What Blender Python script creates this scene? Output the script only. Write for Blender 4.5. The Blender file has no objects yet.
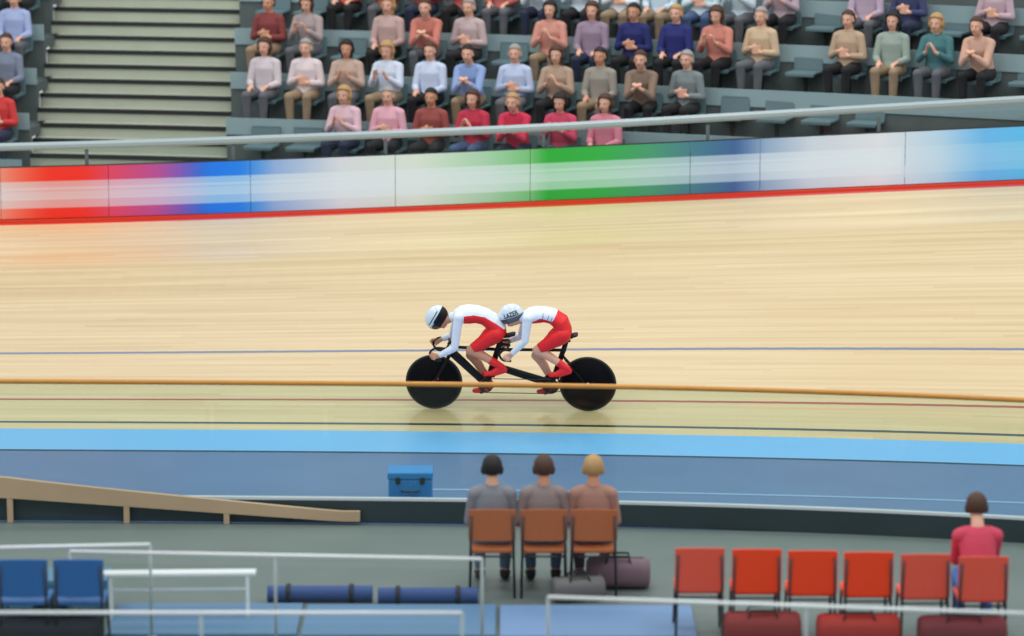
import bpy, bmesh, math, random
from mathutils import Vector, Matrix
from mathutils.kdtree import KDTree
random.seed(7)
PI = math.pi
SC = bpy.context.scene
COL = SC.collection

# ------------------------------------------------------------------ camera
D, H, DE, F = 40.0, 8.45, math.radians(10.067), 3517.0
SC.view_settings.view_transform = 'Standard'
SC.view_settings.look = 'None'
SC.view_settings.gamma = 1.0
SC.view_settings.use_curve_mapping = False
SC.view_settings.exposure = 0.0
cam = bpy.data.cameras.new('camera')
cam.sensor_width = 36.0
cam.lens = F / 1024 * 36
cam.clip_end = 500
cam_o = bpy.data.objects.new('camera', cam)
cam_o.location = (0, -D, H)
cam_o.rotation_euler = (PI / 2 - DE, 0, 0)
COL.objects.link(cam_o)
SC.camera = cam_o
cam.dof.use_dof = True
cam.dof.focus_distance = 41.4
cam.dof.aperture_fstop = 0.8
CAMP = Vector((0, -D, H))

def proj(p):
    x, y, z = p[0], p[1] + D, p[2] - H
    d = y * math.cos(DE) - z * math.sin(DE)
    u = y * math.sin(DE) + z * math.cos(DE)
    return 512 + F * x / d, 318 - F * u / d, d

def ray(px, py):
    a, b = (px - 512) / F, (318 - py) / F
    return Vector((a, math.cos(DE) + b * math.sin(DE), -math.sin(DE) + b * math.cos(DE)))

def on_plane(px, py, p0, n):
    r = ray(px, py)
    t = (Vector(p0) - CAMP).dot(n) / r.dot(n)
    return CAMP + r * t

def ground(px, py, z=-0.063):
    return on_plane(px, py, (0, 0, z), Vector((0, 0, 1)))

# ------------------------------------------------------------------ materials
def lin(c):
    return tuple(((v / 255) / 12.92 if v / 255 <= .04045 else ((v / 255 + .055) / 1.055) ** 2.4) for v in c)

MATS = {}
def mat(name, rgb=None, rough=.6, metal=0.0, bump=0.0, bscale=40, var=0.0, coat=0.0, spec=.5, emit=None):
    if name in MATS:
        return MATS[name]
    m = bpy.data.materials.new(name)
    m.use_nodes = True
    nt = m.node_tree
    b = nt.nodes['Principled BSDF']
    c = lin(rgb)
    b.inputs['Base Color'].default_value = (*c, 1)
    b.inputs['Roughness'].default_value = rough
    b.inputs['Metallic'].default_value = metal
    b.inputs['Coat Weight'].default_value = coat
    b.inputs['Coat Roughness'].default_value = .1
    b.inputs['Specular IOR Level'].default_value = spec
    tc = nt.nodes.new('ShaderNodeTexCoord')
    nz = nt.nodes.new('ShaderNodeTexNoise')
    nz.inputs['Scale'].default_value = bscale
    nz.inputs['Detail'].default_value = 3
    nt.links.new(tc.outputs['Object'], nz.inputs['Vector'])
    v = var or .06
    mx = nt.nodes.new('ShaderNodeMix'); mx.data_type = 'RGBA'
    mx.inputs['A'].default_value = (*[x * (1 - v) for x in c], 1)
    mx.inputs['B'].default_value = (*[min(1, x * (1 + v)) for x in c], 1)
    nt.links.new(nz.outputs['Fac'], mx.inputs['Factor'])
    nt.links.new(mx.outputs['Result'], b.inputs['Base Color'])
    if bump:
        bp = nt.nodes.new('ShaderNodeBump')
        bp.inputs['Strength'].default_value = bump
        bp.inputs['Distance'].default_value = .01
        nt.links.new(nz.outputs['Fac'], bp.inputs['Height'])
        nt.links.new(bp.outputs['Normal'], b.inputs['Normal'])
    if emit:
        b.inputs['Emission Color'].default_value = (*lin(rgb), 1)
        b.inputs['Emission Strength'].default_value = emit
    MATS[name] = m
    return m

def glass_mat(name, tint, refl=.05):
    m = bpy.data.materials.new(name); m.use_nodes = True
    nt = m.node_tree
    nt.nodes.remove(nt.nodes['Principled BSDF'])
    out = nt.nodes['Material Output']
    tr = nt.nodes.new('ShaderNodeBsdfTransparent'); tr.inputs['Color'].default_value = (*tint, 1)
    gl = nt.nodes.new('ShaderNodeBsdfGlossy'); gl.inputs['Roughness'].default_value = .03
    mx = nt.nodes.new('ShaderNodeMixShader'); mx.inputs['Fac'].default_value = refl
    nt.links.new(tr.outputs[0], mx.inputs[1]); nt.links.new(gl.outputs[0], mx.inputs[2])
    nt.links.new(mx.outputs[0], out.inputs['Surface'])
    return m

def wood_track_mat():
    m = bpy.data.materials.new('pine_track'); m.use_nodes = True
    nt = m.node_tree; N = nt.nodes; Lk = nt.links
    b = N['Principled BSDF']
    uv = N.new('ShaderNodeUVMap'); uv.uv_map = 'UVMap'
    sep = N.new('ShaderNodeSeparateXYZ'); Lk.new(uv.outputs[0], sep.inputs[0])
    def math_(op, a, bb=None, c=None):
        n = N.new('ShaderNodeMath'); n.operation = op
        for i, v in enumerate((a, bb, c)):
            if v is None: continue
            if isinstance(v, (int, float)): n.inputs[i].default_value = v
            else: Lk.new(v, n.inputs[i])
        return n.outputs[0]
    u, v = sep.outputs[0], sep.outputs[1]
    # narrow boards running along the track, each with its own tone, staggered butt joints
    row = math_('FLOOR', math_('DIVIDE', v, .06))
    wn0 = N.new('ShaderNodeTexWhiteNoise'); wn0.noise_dimensions = '1D'; Lk.new(row, wn0.inputs['W'])
    seg = math_('FLOOR', math_('ADD', math_('DIVIDE', u, 4.5), math_('MULTIPLY', wn0.outputs['Value'], 7.0)))
    cmb = N.new('ShaderNodeCombineXYZ'); Lk.new(row, cmb.inputs[0]); Lk.new(seg, cmb.inputs[1])
    wn = N.new('ShaderNodeTexWhiteNoise'); wn.noise_dimensions = '2D'; Lk.new(cmb.outputs[0], wn.inputs['Vector'])
    mp = N.new('ShaderNodeCombineXYZ'); Lk.new(math_('MULTIPLY', u, .35), mp.inputs[0]); Lk.new(math_('MULTIPLY', v, 9.0), mp.inputs[1])
    nz = N.new('ShaderNodeTexNoise'); nz.inputs['Scale'].default_value = 1.0; nz.inputs['Detail'].default_value = 4
    Lk.new(mp.outputs[0], nz.inputs['Vector'])
    mp2 = N.new('ShaderNodeCombineXYZ'); Lk.new(math_('MULTIPLY', u, .12), mp2.inputs[0]); Lk.new(math_('MULTIPLY', v, 1.3), mp2.inputs[1])
    nz2 = N.new('ShaderNodeTexNoise'); nz2.inputs['Scale'].default_value = 1.0; nz2.inputs['Detail'].default_value = 2
    Lk.new(mp2.outputs[0], nz2.inputs['Vector'])
    tone = math_('ADD', math_('ADD', math_('MULTIPLY', wn.outputs['Value'], .22), math_('MULTIPLY', nz.outputs['Fac'], .55)), math_('MULTIPLY', nz2.outputs['Fac'], .45))
    rp = N.new('ShaderNodeValToRGB')
    rp.color_ramp.elements[0].position = .2; rp.color_ramp.elements[0].color = (*lin(TR_A), 1)
    rp.color_ramp.elements[1].position = 1.0; rp.color_ramp.elements[1].color = (*lin(TR_B), 1)
    Lk.new(tone, rp.inputs[0])
    col = rp.outputs[0]
    for q, w, c in ((.20, .028, (38, 60, 70)), (.89, .027, (165, 70, 60)), (2.37, .034, (108, 118, 145)), (7.195, .06, (205, 30, 12))):
        msk = math_('LESS_THAN', math_('ABSOLUTE', math_('SUBTRACT', v, q)), w)
        mx = N.new('ShaderNodeMix'); mx.data_type = 'RGBA'
        Lk.new(msk, mx.inputs['Factor']); Lk.new(col, mx.inputs['A']); mx.inputs['B'].default_value = (*lin(c), 1)
        col = mx.outputs['Result']
    Lk.new(col, b.inputs['Base Color'])
    b.inputs['Roughness'].default_value = .45
    b.inputs['Coat Weight'].default_value = .9
    b.inputs['Coat Roughness'].default_value = .10
    return m
TR_A, TR_B = (192, 162, 114), (228, 208, 164)

# ------------------------------------------------------------------ object helpers
def props(o, label=None, cat=None, group=None, kind=None):
    if label: o['label'] = label
    if cat: o['category'] = cat
    if group: o['group'] = group
    if kind: o['kind'] = kind
    return o

def empty(name, loc=(0, 0, 0), rot=(0, 0, 0), **k):
    o = bpy.data.objects.new(name, None)
    o.location = loc; o.rotation_euler = rot
    o.empty_display_size = .1
    COL.objects.link(o)
    return props(o, **k)

class MB:
    """collects closed pieces of one mesh"""
    def __init__(s):
        s.bm = bmesh.new(); s.mi = 0
    def _done(s, fs, smooth):
        for f in fs:
            f.material_index = s.mi; f.smooth = smooth
    def box(s, c, size, rot=None, bevel=0.0):
        m = Matrix.Translation(Vector(c))
        if rot is not None: m = m @ (rot.to_4x4() if not isinstance(rot, Matrix) or len(rot) == 3 else rot)
        m = m @ Matrix.Diagonal((*size, 1))
        r = bmesh.ops.create_cube(s.bm, size=1.0, matrix=m)
        vs = r['verts']
        fs = set(f for v in vs for f in v.link_faces)
        if bevel:
            es = set(e for v in vs for e in v.link_edges)
            rr = bmesh.ops.bevel(s.bm, geom=list(es), offset=bevel, segments=2, affect='EDGES', profile=.6)
            fs = set(rr['faces']) | set(f for v in rr['verts'] for f in v.link_faces)
        s._done(fs, False)
        return s
    def rings(s, rings, cap=True, smooth=True, close=False):
        vv = [[s.bm.verts.new(p) for p in r] for r in rings]
        fs = []
        n = len(rings[0])
        R = len(vv)
        for i in range(R if close else R - 1):
            a, b = vv[i], vv[(i + 1) % R]
            for j in range(n):
                k = (j + 1) % n
                fs.append(s.bm.faces.new((a[j], a[k], b[k], b[j])))
        if cap and not close:
            fs.append(s.bm.faces.new(list(reversed(vv[0])))); fs.append(s.bm.faces.new(vv[-1]))
        s._done(fs, smooth)
        return s
    def tube(s, pts, r, seg=10, ref=(0, 1, 0), flat=1.0, cap=True, close=False):
        """sweep; r number or list; flat scales the radius along ref"""
        pts = [Vector(p) for p in pts]; n = len(pts)
        rr = r if isinstance(r, (list, tuple)) else [r] * n
        ref = Vector(ref); out = []
        for i, p in enumerate(pts):
            if close: t = pts[(i + 1) % n] - pts[i - 1]
            else: t = pts[min(i + 1, n - 1)] - pts[max(i - 1, 0)]
            t.normalize()
            a = ref - t * ref.dot(t)
            if a.length < 1e-3: a = Vector((1, .3, .2)) - t * Vector((1, .3, .2)).dot(t)
            a.normalize(); b = t.cross(a)
            out.append([p + a * (rr[i] * flat * math.cos(2 * PI * j / seg)) + b * (rr[i] * math.sin(2 * PI * j / seg)) for j in range(seg)])
        return s.rings(out, cap=cap, close=close)
    def capsule(s, p0, p1, r0, r1, seg=12, k=4):
        p0, p1 = Vector(p0), Vector(p1)
        t = p1 - p0
        if t.length < 1e-6: t = Vector((0, 0, 1e-4))
        tn = t.normalized(); pts = []; rr = []
        for i in range(k, 0, -1):
            a = PI / 2 * i / k * .97
            pts.append(p0 - tn * r0 * math.sin(a)); rr.append(r0 * math.cos(a))
        pts.append(p0); rr.append(r0); pts.append(p0 + t); rr.append(r1)
        for i in range(1, k + 1):
            a = PI / 2 * i / k * .97
            pts.append(p0 + t + tn * r1 * math.sin(a)); rr.append(r1 * math.cos(a))
        a = tn.orthogonal().normalized(); b = tn.cross(a)
        return s.rings([[p + a * (q * math.cos(2 * PI * j / seg)) + b * (q * math.sin(2 * PI * j / seg)) for j in range(seg)] for p, q in zip(pts, rr)])
    def ell(s, c, axes, R=None, seg=20, rg=12, clip=None):
        """ellipsoid, axes radii, R 3x3 columns frame"""
        R = R or Matrix.Identity(3)
        m = Matrix.Translation(Vector(c)) @ R.to_4x4() @ Matrix.Diagonal((*axes, 1))
        r = bmesh.ops.create_uvsphere(s.bm, u_segments=seg, v_segments=rg, radius=1.0, matrix=m)
        s._done(set(f for v in r['verts'] for f in v.link_faces), True)
        return s
    def disc(s, c, axis, prof, seg=64):
        """lathe: prof list of (radius, offset along axis)"""
        axis = Vector(axis).normalized(); a = axis.orthogonal().normalized(); b = axis.cross(a); c = Vector(c)
        return s.rings([[c + axis * h + a * (r * math.cos(2 * PI * j / seg)) + b * (r * math.sin(2 * PI * j / seg)) for j in range(seg)] for r, h in prof])
    def loft(s, secs, lat, seg=20):
        """secs: (centre, r_inplane, r_lateral) ; lat lateral unit"""
        lat = Vector(lat); P = [Vector(x[0]) for x in secs]; out = []
        for i, (c, ri, rl) in enumerate(secs):
            t = (P[min(i + 1, len(P) - 1)] - P[max(i - 1, 0)]).normalized()
            nrm = t.cross(lat).normalized()
            out.append([P[i] + lat * (rl * math.cos(2 * PI * j / seg)) + nrm * (ri * math.sin(2 * PI * j / seg)) for j in range(seg)])
        return s.rings(out)
    def build(s, name, mats, parent=None, loc=None, **k):
        bmesh.ops.recalc_face_normals(s.bm, faces=s.bm.faces)
        me = bpy.data.meshes.new(name)
        s.bm.to_mesh(me); s.bm.free()
        for m in (mats if isinstance(mats, (list, tuple)) else [mats]): me.materials.append(m)
        o = bpy.data.objects.new(name, me); COL.objects.link(o)
        if parent: o.parent = parent
        if loc: o.location = loc
        return props(o, **k)

def copy_tree(o, parent=None):
    c = o.copy(); COL.objects.link(c); c.parent = parent
    for ch in KIDS.get(o.name, []) or o.children:
        copy_tree(ch, c)
    return c
KIDS = {}

def recolour(o, name, m):
    """give the mesh part called name (stem) its own material on the object"""
    for ch in [o] + list(o.children):
        if ch.type == 'MESH' and ch.name.split('.')[0] == name:
            ch.material_slots[0].link = 'OBJECT'
            ch.material_slots[0].material = m

# ------------------------------------------------------------------ the track
def C(x):
    xx = max(-9, min(9, x)); s = -(.059 + .0122 * xx + .0012 * xx * xx)
    return -(.059 * xx + .0061 * xx * xx + .0004 * xx ** 3) + s * (x - xx), s
def bank(x):
    xx = max(-9, min(8, x))
    return math.radians(13.28 + .475 * xx + .018 * xx * xx)
def side(x):
    s = C(x)[1]; l = math.hypot(s, 1)
    return Vector((-s / l, 1 / l, 0)), Vector((1 / l, s / l, 0))
def track(x, q, up=0.0):
    """q metres up the boards from the inner edge; negative = level infield side"""
    y, s = C(x); n, t = side(x); be = bank(x)
    base = Vector((x, y, 0))
    if q >= 0:
        p = base + n * (q * math.cos(be)) + Vector((0, 0, q * math.sin(be)))
        nn = Vector((0, 0, math.cos(be))) - n * math.sin(be)
        return p + nn * up
    if q >= -.9:
        return base + n * q + Vector((0, 0, q * .07 + up))
    return base + n * q + Vector((0, 0, -.063 + up))
def rim(x, up=0.0, out=0.0):
    p = track(x, 7.25)
    return p + side(x)[0] * out + Vector((0, 0, up))

def strip(name, m, f0, f1, x0=-26, x1=26, n=105, uv=None, rows=1, **k):
    """a ribbon surface between two lines along the track"""
    me = bpy.data.meshes.new(name); vs = []; fs = []; uvs = []
    for i in range(n):
        x = x0 + (x1 - x0) * i / (n - 1)
        for j in range(rows + 1):
            a = j / rows
            if callable(f0): p = f0(x).lerp(f1(x), a)
            else: p = track(x, f0 + (f1 - f0) * a)
            vs.append(p); uvs.append((x, (f0 + (f1 - f0) * a) if not callable(f0) else a))
    for i in range(n - 1):
        for j in range(rows):
            a = i * (rows + 1) + j
            fs.append((a, a + rows + 1, a + rows + 2, a + 1))
    me.from_pydata(vs, [], fs)
    ul = me.uv_layers.new(name='UVMap')
    for lp in me.loops: ul.data[lp.index].uv = uvs[lp.vertex_index]
    me.materials.append(m); me.update()
    o = bpy.data.objects.new(name, me); COL.objects.link(o)
    return props(o, **k)

def profile_sweep(mb, line, prof, x0, x1, n=40, smooth=False):
    """sweep a closed profile (out, up) along line(x)"""
    out = []
    for i in range(n):
        x = x0 + (x1 - x0) * i / (n - 1)
        p = line(x)
        d = (line(x + .01) - line(x - .01)); d.z = 0; d.normalize()
        nn = Vector((-d.y, d.x, 0))
        out.append([p + nn * a + Vector((0, 0, b)) for a, b in prof])
    return mb.rings(out, smooth=smooth)
def rect(w, h, o=0, u=0):
    return [(o - w / 2, u), (o + w / 2, u), (o + w / 2, u + h), (o - w / 2, u + h)]
def circ(r, u=0, n=10):
    return [(r * math.cos(2 * PI * i / n), u + r * math.sin(2 * PI * i / n)) for i in range(n)]

strip('floor', wood_track_mat(), 0.0, 7.25, n=161, rows=2, kind='structure', label='banked pine velodrome track with black, red and blue lines')
strip('floor', mat('cote_blue', (120, 188, 246), rough=.4, coat=.2), -.9, 0.0, kind='structure', label='light blue band along the inside of the track')
strip('floor', mat('zone_blue', (90, 121, 166), rough=.5, coat=.1, var=.1, bscale=1.2), -4.42, -.9, kind='structure', label='steel blue safety zone inside the track')
strip('trim', mat('seam_dark', (38, 66, 88), rough=.6), lambda x: track(x, -.93, .004), lambda x: track(x, -.9, .012), kind='structure', label='thin dark seam between light blue band and safety zone')
strip('floor', mat('infield_floor', (100, 114, 111), rough=.5, var=.12, bscale=1.5), lambda x: track(x, -4.4) + Vector((0, -32, 0)), lambda x: track(x, -4.4), kind='structure', label='grey green infield floor')

# ------------------------------------------------------------------ outer fence and boards
M_alu = mat('pale_aluminium', (158, 174, 178), rough=.4, metal=0)
M_redlip = mat('red_lip', (215, 60, 25), rough=.5)
of = empty('outer_fence', rim(0), label='pale grey top rail and clear screen on posts above the advertising boards', cat='fence')
def ofl(x): return rim(x, 0, .18) - of.location
mb = MB()
profile_sweep(mb, lambda x: ofl(x) + Vector((0, 0, 0.965 + max(0, x) * .013)), [(-.05, 0), (.05, 0), (.07, .03), (.07, .07), (.03, .10), (-.03, .10), (-.07, .07), (-.07, .03)], -14, 14)
mb.build('top_rail', M_alu, of)
xs = [-14 + 2 * i for i in range(15)]
for x in xs:
    mb = MB(); p = ofl(x); mb.box(p + Vector((0, 0, .38)), (.05, .05, 1.14), bevel=.008); mb.build('post', mat('post_grey', (96, 108, 110), rough=.4), of)
M_screen = glass_mat('clear_screen', (.95, .97, .97), .02)
for i in range(14):
    mb = MB(); profile_sweep(mb, lambda x: ofl(x) + Vector((0, 0, .70)), rect(.01, .25), -14 + 2 * i + .05, -12 + 2 * i - .05, n=5)
    mb.build('screen_panel', M_screen, of)
mb = MB(); profile_sweep(mb, lambda x: ofl(x), [(-.10, -.5), (.1, -.5), (.1, .02), (-.10, .02)], -25, 25, n=80); mb.build('trim', mat('rim_wall', (120, 116, 110), rough=.7), None, loc=tuple(of.location), kind='structure', label='low outer wall carrying the outer edge of the track')  # this is the outer wall below the rim, not a trim piece

# colours printed along the boards: key = place along the frame (px), colour
KEYS = [(-200, (250, 190, 175)), (0, (252, 150, 128)), (50, (255, 45, 15)), (80, (255, 40, 20)), (110, (235, 70, 105)), (160, (190, 80, 165)), (185, (120, 95, 205)), (212, (5, 128, 255)), (240, (20, 135, 255)),
        (275, (150, 185, 238)), (340, (222, 232, 242)), (420, (222, 240, 228)), (490, (170, 222, 185)), (530, (120, 205, 130)), (548, (38, 182, 55)), (600, (45, 185, 70)), (650, (70, 165, 120)), (690, (70, 135, 150)),
        (735, (62, 105, 165)), (765, (150, 180, 215)), (810, (210, 225, 240)), (880, (232, 238, 246)), (940, (190, 225, 250)), (985, (110, 195, 255)), (1030, (95, 200, 255)), (1300, (150, 215, 255))]
def key(px):
    for (a, ca), (b, cb) in zip(KEYS, KEYS[1:]):
        if a <= px <= b:
            t = (px - a) / (b - a); return [x + (y - x) * t for x, y in zip(ca, cb)]
    return KEYS[0][1] if px < 0 else KEYS[-1][1]
def board_mat():
    m = bpy.data.materials.new('printed_board'); m.use_nodes = True; nt = m.node_tree
    at = nt.nodes.new('ShaderNodeAttribute'); at.attribute_name = 'print'
    b = nt.nodes['Principled BSDF']; nt.links.new(at.outputs['Color'], b.inputs['Base Color'])
    b.inputs['Roughness'].default_value = .45
    return m
M_board = board_mat()
M_back = mat('board_back', (60, 62, 66), rough=.7)
# fraction of height -> share of white of the printed lettering band
def white(h, px):
    base = .0
    if .20 < h < .40: base = .62
    elif .40 <= h < .52: base = .74
    elif .52 <= h < .72: base = .62
    if .36 < h < .40 or .56 < h < .60: base += .15
    if px > 900: base *= .35
    return min(base, .9)
bounds = [-340, -170, 0, 108, 250, 395, 530, 690, 760, 905, 1060, 1230]
blab = ['pale salmon advertising board left of the others', 'salmon pink advertising board at the far left end', 'red advertising board with a pale printed band on the track rim', 'pink fading to purple and bright blue advertising board on the track rim',
        'pale lilac white advertising board beside the bright blue one', 'pale mint white advertising board beside the green one', 'bright green advertising board with pale band, above the second cyclist',
        'short slate blue advertising board right of the green one', 'large white advertising board with faint grey band', 'white fading to sky blue advertising board at the right end', 'pale sky blue advertising board past the right end']
def rim_x(px):
    lo, hi = -16, 16
    for _ in range(40):
        m_ = (lo + hi) / 2
        if proj(rim(m_, .4))[0] < px: lo = m_
        else: hi = m_
    return lo
HS = [0, .1, .19, .21, .3, .35, .37, .39, .41, .51, .53, .57, .59, .61, .71, .73, .85, 1.0]
for bi, (a, b) in enumerate(zip(bounds, bounds[1:])):
    xa, xb = rim_x(a) + .003, rim_x(b) - .003
    o = empty('advertising_board', rim((xa + xb) / 2), label=blab[bi], cat='advertising board', group='advertising boards along the rim')
    n = max(8, int((b - a) / 6)); me = bpy.data.meshes.new('printed_face'); vs = []; fs = []; cl = []
    for i in range(n + 1):
        x = xa + (xb - xa) * i / n; px = a + (b - a) * i / n
        for h in HS:
            vs.append(rim(x, .04 + .70 * h, .045 + .02 * h) - o.location)
            w = white(h, px); c = key(px)
            cl.append(lin([v + (wv - v) * w for v, wv in zip([m_ * .98 for m_ in c], (226, 242, 252))]))
    nh = len(HS)
    for i in range(n):
        for j in range(nh - 1):
            k = i * nh + j; fs.append((k, k + nh, k + nh + 1, k + 1))
    me.from_pydata(vs, [], fs)
    ca = me.color_attributes.new('print', 'FLOAT_COLOR', 'POINT')
    for i, c in enumerate(cl): ca.data[i].color = (*c, 1)
    me.materials.append(M_board); me.update()
    f = bpy.data.objects.new('printed_face', me); COL.objects.link(f); f.parent = o
    mb = MB(); profile_sweep(mb, lambda x: rim(x, .02, .115) - o.location, rect(.035, .73), xa, xb, n=10); mb.build('backing', M_back, o)
mb = MB(); profile_sweep(mb, lambda x: rim(x, 0, .02) - rim(0), [(-.03, -.02), (.09, -.02), (.09, .04), (-.03, .02)], -22, 22, n=90)
mb.build('trim', M_redlip, None, loc=tuple(rim(0)), kind='structure', label='red orange kerb under the advertising boards')
# ------------------------------------------------------------------ human figures
def seg_dist(p, a, b, ra, rb):
    ab = b - a; L = ab.length_squared
    t = 0 if L < 1e-9 else max(0, min(1, (p - a).dot(ab) / L))
    return (p - (a + ab * t)).length - (ra + (rb - ra) * t), t

class Figure:
    """one continuous body: closed pieces fused by a fine remesh, clothing peeled off its surface"""
    def __init__(s, voxel):
        s.mb = MB(); s.tags = []; s.voxel = voxel; s.head = None
    def limb(s, tag, p0, p1, r0, r1, seg=14):
        p0, p1 = Vector(p0), Vector(p1)
        s.mb.capsule(p0, p1, r0, r1, seg=seg); s.tags.append((tag, p0, p1, r0, r1)); return s
    def torso(s, secs, lat):
        s.mb.loft(secs, lat)
        n = len(secs) - 1
        for i in range(n):
            a, b = secs[i], secs[i + 1]
            s.tags.append(('torso', Vector(a[0]), Vector(b[0]), (a[1] + a[2]) / 2, (b[1] + b[2]) / 2))
        lt = Vector(lat)
        for i in range(n):        # width of the trunk
            a, b = secs[i], secs[i + 1]
            for sg in (-1, 1):
                s.tags.append(('torso', Vector(a[0]) + lt * sg * (a[2] - a[1]) * .9, Vector(b[0]) + lt * sg * (b[2] - b[1]) * .9, a[1], b[1]))
    def add_head(s, c, up, fwd, neck_from, k=1.0):
        c = Vector(c); up = Vector(up).normalized(); fwd = Vector(fwd); fwd = (fwd - up * fwd.dot(up)).normalized(); lat = up.cross(fwd)
        R = Matrix((lat, fwd, up)).transposed(); s.head = (c, lat, fwd, up, k)
        W = lambda a, b, d: c + lat * a * k + fwd * b * k + up * d * k
        s.mb.ell(W(0, -.006, .025), (.074 * k, .094 * k, .09 * k), R)
        s.mb.ell(W(0, .025, -.035), (.058 * k, .062 * k, .078 * k), R)       # face and jaw
        s.mb.ell(W(0, .058, -.088), (.022 * k, .02 * k, .018 * k), R)        # chin
        s.mb.capsule(W(0, .088, .012), W(0, .105, -.03), .009 * k, .0145 * k)  # nose
        s.mb.capsule(W(-.035, .078, .022), W(.035, .078, .022), .011 * k, .011 * k)  # brow
        for q in (-1, 1):
            s.mb.ell(W(q * .077, -.004, -.012), (.009 * k, .019 * k, .03 * k), R, seg=10, rg=8)   # ear
            s.mb.ell(W(q * .036, .066, -.03), (.02 * k, .018 * k, .022 * k), R, seg=10, rg=8)    # cheek
        s.mb.capsule(W(-.018, .083, -.057), W(.018, .083, -.057), .008 * k, .008 * k)   # lips
        s.tags.append(('head', W(0, -.02, .03), W(0, .03, -.06), .085 * k, .06 * k))
        s.limb('neck', neck_from, W(0, -.02, -.06), .056 * k, .052 * k)
    def hand(s, wrist, direction, palm_n, curl=.5, k=1.0, tag='hand', thumb=1, spread=.08):
        """relaxed or gripping hand: palm, five fingers of their own lengths bent at the knuckles"""
        w = Vector(wrist); d = Vector(direction).normalized(); n = Vector(palm_n); n = (n - d * n.dot(d)).normalized(); l = d.cross(n) * thumb
        e = w + d * .085 * k
        for a in (-.026, -.009, .009, .026):
            s.mb.capsule(w + l * a * k * .7, e + l * a * k, .014 * k, .0115 * k, seg=8)
        s.tags.append((tag, w, e, .03 * k, .03 * k))
        for a, L in ((.029, .068), (.010, .078), (-.009, .073), (-.027, .058)):
            p = e + l * a * k; ang = curl * .5; dd = d
            for j, fr in enumerate((.45, .32, .23)):
                dd = (d * math.cos(ang) + n * math.sin(ang) + l * (a * spread * 20) * .2).normalized()
                q = p + dd * L * fr * k
                s.mb.capsule(p, q, (.0092 - .0009 * j) * k, (.0085 - .001 * j) * k, seg=8)
                s.tags.append((tag, p, q, .009 * k, .009 * k)); p = q; ang += curl * 1.15
        p = w + d * .022 * k + l * .024 * k; q = p + (d * .6 + l * .75 + n * .25).normalized() * .036 * k
        s.mb.capsule(p, q, .0125 * k, .0105 * k, seg=8); r = q + (d * .9 + l * .1 + n * (.2 + curl * .6)).normalized() * .032 * k
        s.mb.capsule(q, r, .0105 * k, .0085 * k, seg=8); s.tags.append((tag, p, r, .012 * k, .01 * k))
    def grip(s, wrist, centre, axis, r_bar, knuckle_dir, k=1.0, tag='hand', thumb_at=1):
        """a fist closed round a bar: palm on the bar, fingers in arcs round it"""
        w, c = Vector(wrist), Vector(centre); ax = Vector(axis).normalized(); kd = Vector(knuckle_dir); kd = (kd - ax * kd.dot(ax)).normalized()
        sd = ax.cross(kd); R = r_bar + .0095 * k
        for i, a in enumerate((-.03, -.010, .010, .03)):
            b = c + ax * a * k
            back = (w - b); back = (back - ax * back.dot(ax)).normalized()
            s.mb.capsule(w + ax * a * .6 * k, b + back * (r_bar + .012) + kd * .008, .014 * k, .012 * k, seg=8)
            a0 = math.atan2(back.dot(sd), back.dot(kd)); sg = 1 if (-a0) % (2 * PI) < PI else -1
            n = 5; prev = None; tot = (3.6, 3.9, 3.8, 3.3)[i]
            for j in range(n + 1):
                th = a0 + sg * (.2 + tot * j / n)
                p = b + kd * R * math.cos(th) + sd * R * math.sin(th)
                if prev is not None: s.mb.capsule(prev, p, .0092 * k, .0085 * k, seg=8); s.tags.append((tag, prev, p, .01, .01))
                prev = p
        s.tags.append((tag, w, c, .03 * k, .028 * k))
        b = c + ax * thumb_at * .045 * k; back = (w - c); back = (back - ax * back.dot(ax)).normalized()
        p0 = w.lerp(c, .45) + ax * thumb_at * .03 * k; p1 = b + back * R; p2 = b - back.cross(ax) * R * 1.05
        s.mb.capsule(p0, p1, .012 * k, .0105 * k, seg=8); s.mb.capsule(p1, p2, .0105 * k, .0085 * k, seg=8)
        s.tags.append((tag, p0, p1, .012, .011)); s.tags.append((tag, p1, p2, .01, .009))
    def fuse(s, m, parent, name='body', smooth=4):
        o = s.mb.build(name, m, None)
        md = o.modifiers.new('fuse', 'REMESH'); md.mode = 'VOXEL'; md.voxel_size = s.voxel; md.use_smooth_shade = True
        sm = o.modifiers.new('soft', 'SMOOTH'); sm.factor = .5; sm.iterations = smooth
        dg = bpy.context.evaluated_depsgraph_get()
        me = bpy.data.meshes.new_from_object(o.evaluated_get(dg), depsgraph=dg)
        me.name = name; old = o.data; o.modifiers.clear(); o.data = me; bpy.data.meshes.remove(old)
        if not me.materials: me.materials.append(m)
        for p in me.polygons: p.use_smooth = True
        o.parent = parent; s.o = o
        # nearest piece for every vertex
        s.vt = []
        for v in me.vertices:
            best = (9, None, 0)
            for tg in s.tags:
                if (v.co - tg[1]).length - (tg[2] - tg[1]).length - tg[3] > best[0]: continue
                dd, t = seg_dist(v.co, *tg[1:])
                if dd < best[0]: best = (dd, tg[0], t)
            s.vt.append((best[1], best[2]))
        return o
    def peel(s, name, pick, th, mats, parent, which=None, fade=None, flare=None):
        """a garment: the picked part of the surface lifted off by th with a turned hem. pick(tag, t, co) -> bool; which(co, tag, t) -> material slot"""
        me = s.o.data; keep = []
        for p in me.polygons:
            n = 0
            for vi in p.vertices:
                tg, t = s.vt[vi]
                if pick(tg, t, me.vertices[vi].co): n += 1
            if n * 2 > len(p.vertices): keep.append(p)
        if not keep: return None
        idx = {}; vs = []; fs = []; mi = []; ec = {}
        def vid(i):
            if i not in idx:
                v = me.vertices[i]; idx[i] = len(vs)
                h = th(v.co, *s.vt[i]) if callable(th) else th
                vs.append(v.co + v.normal * h)
            return idx[i]
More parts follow.
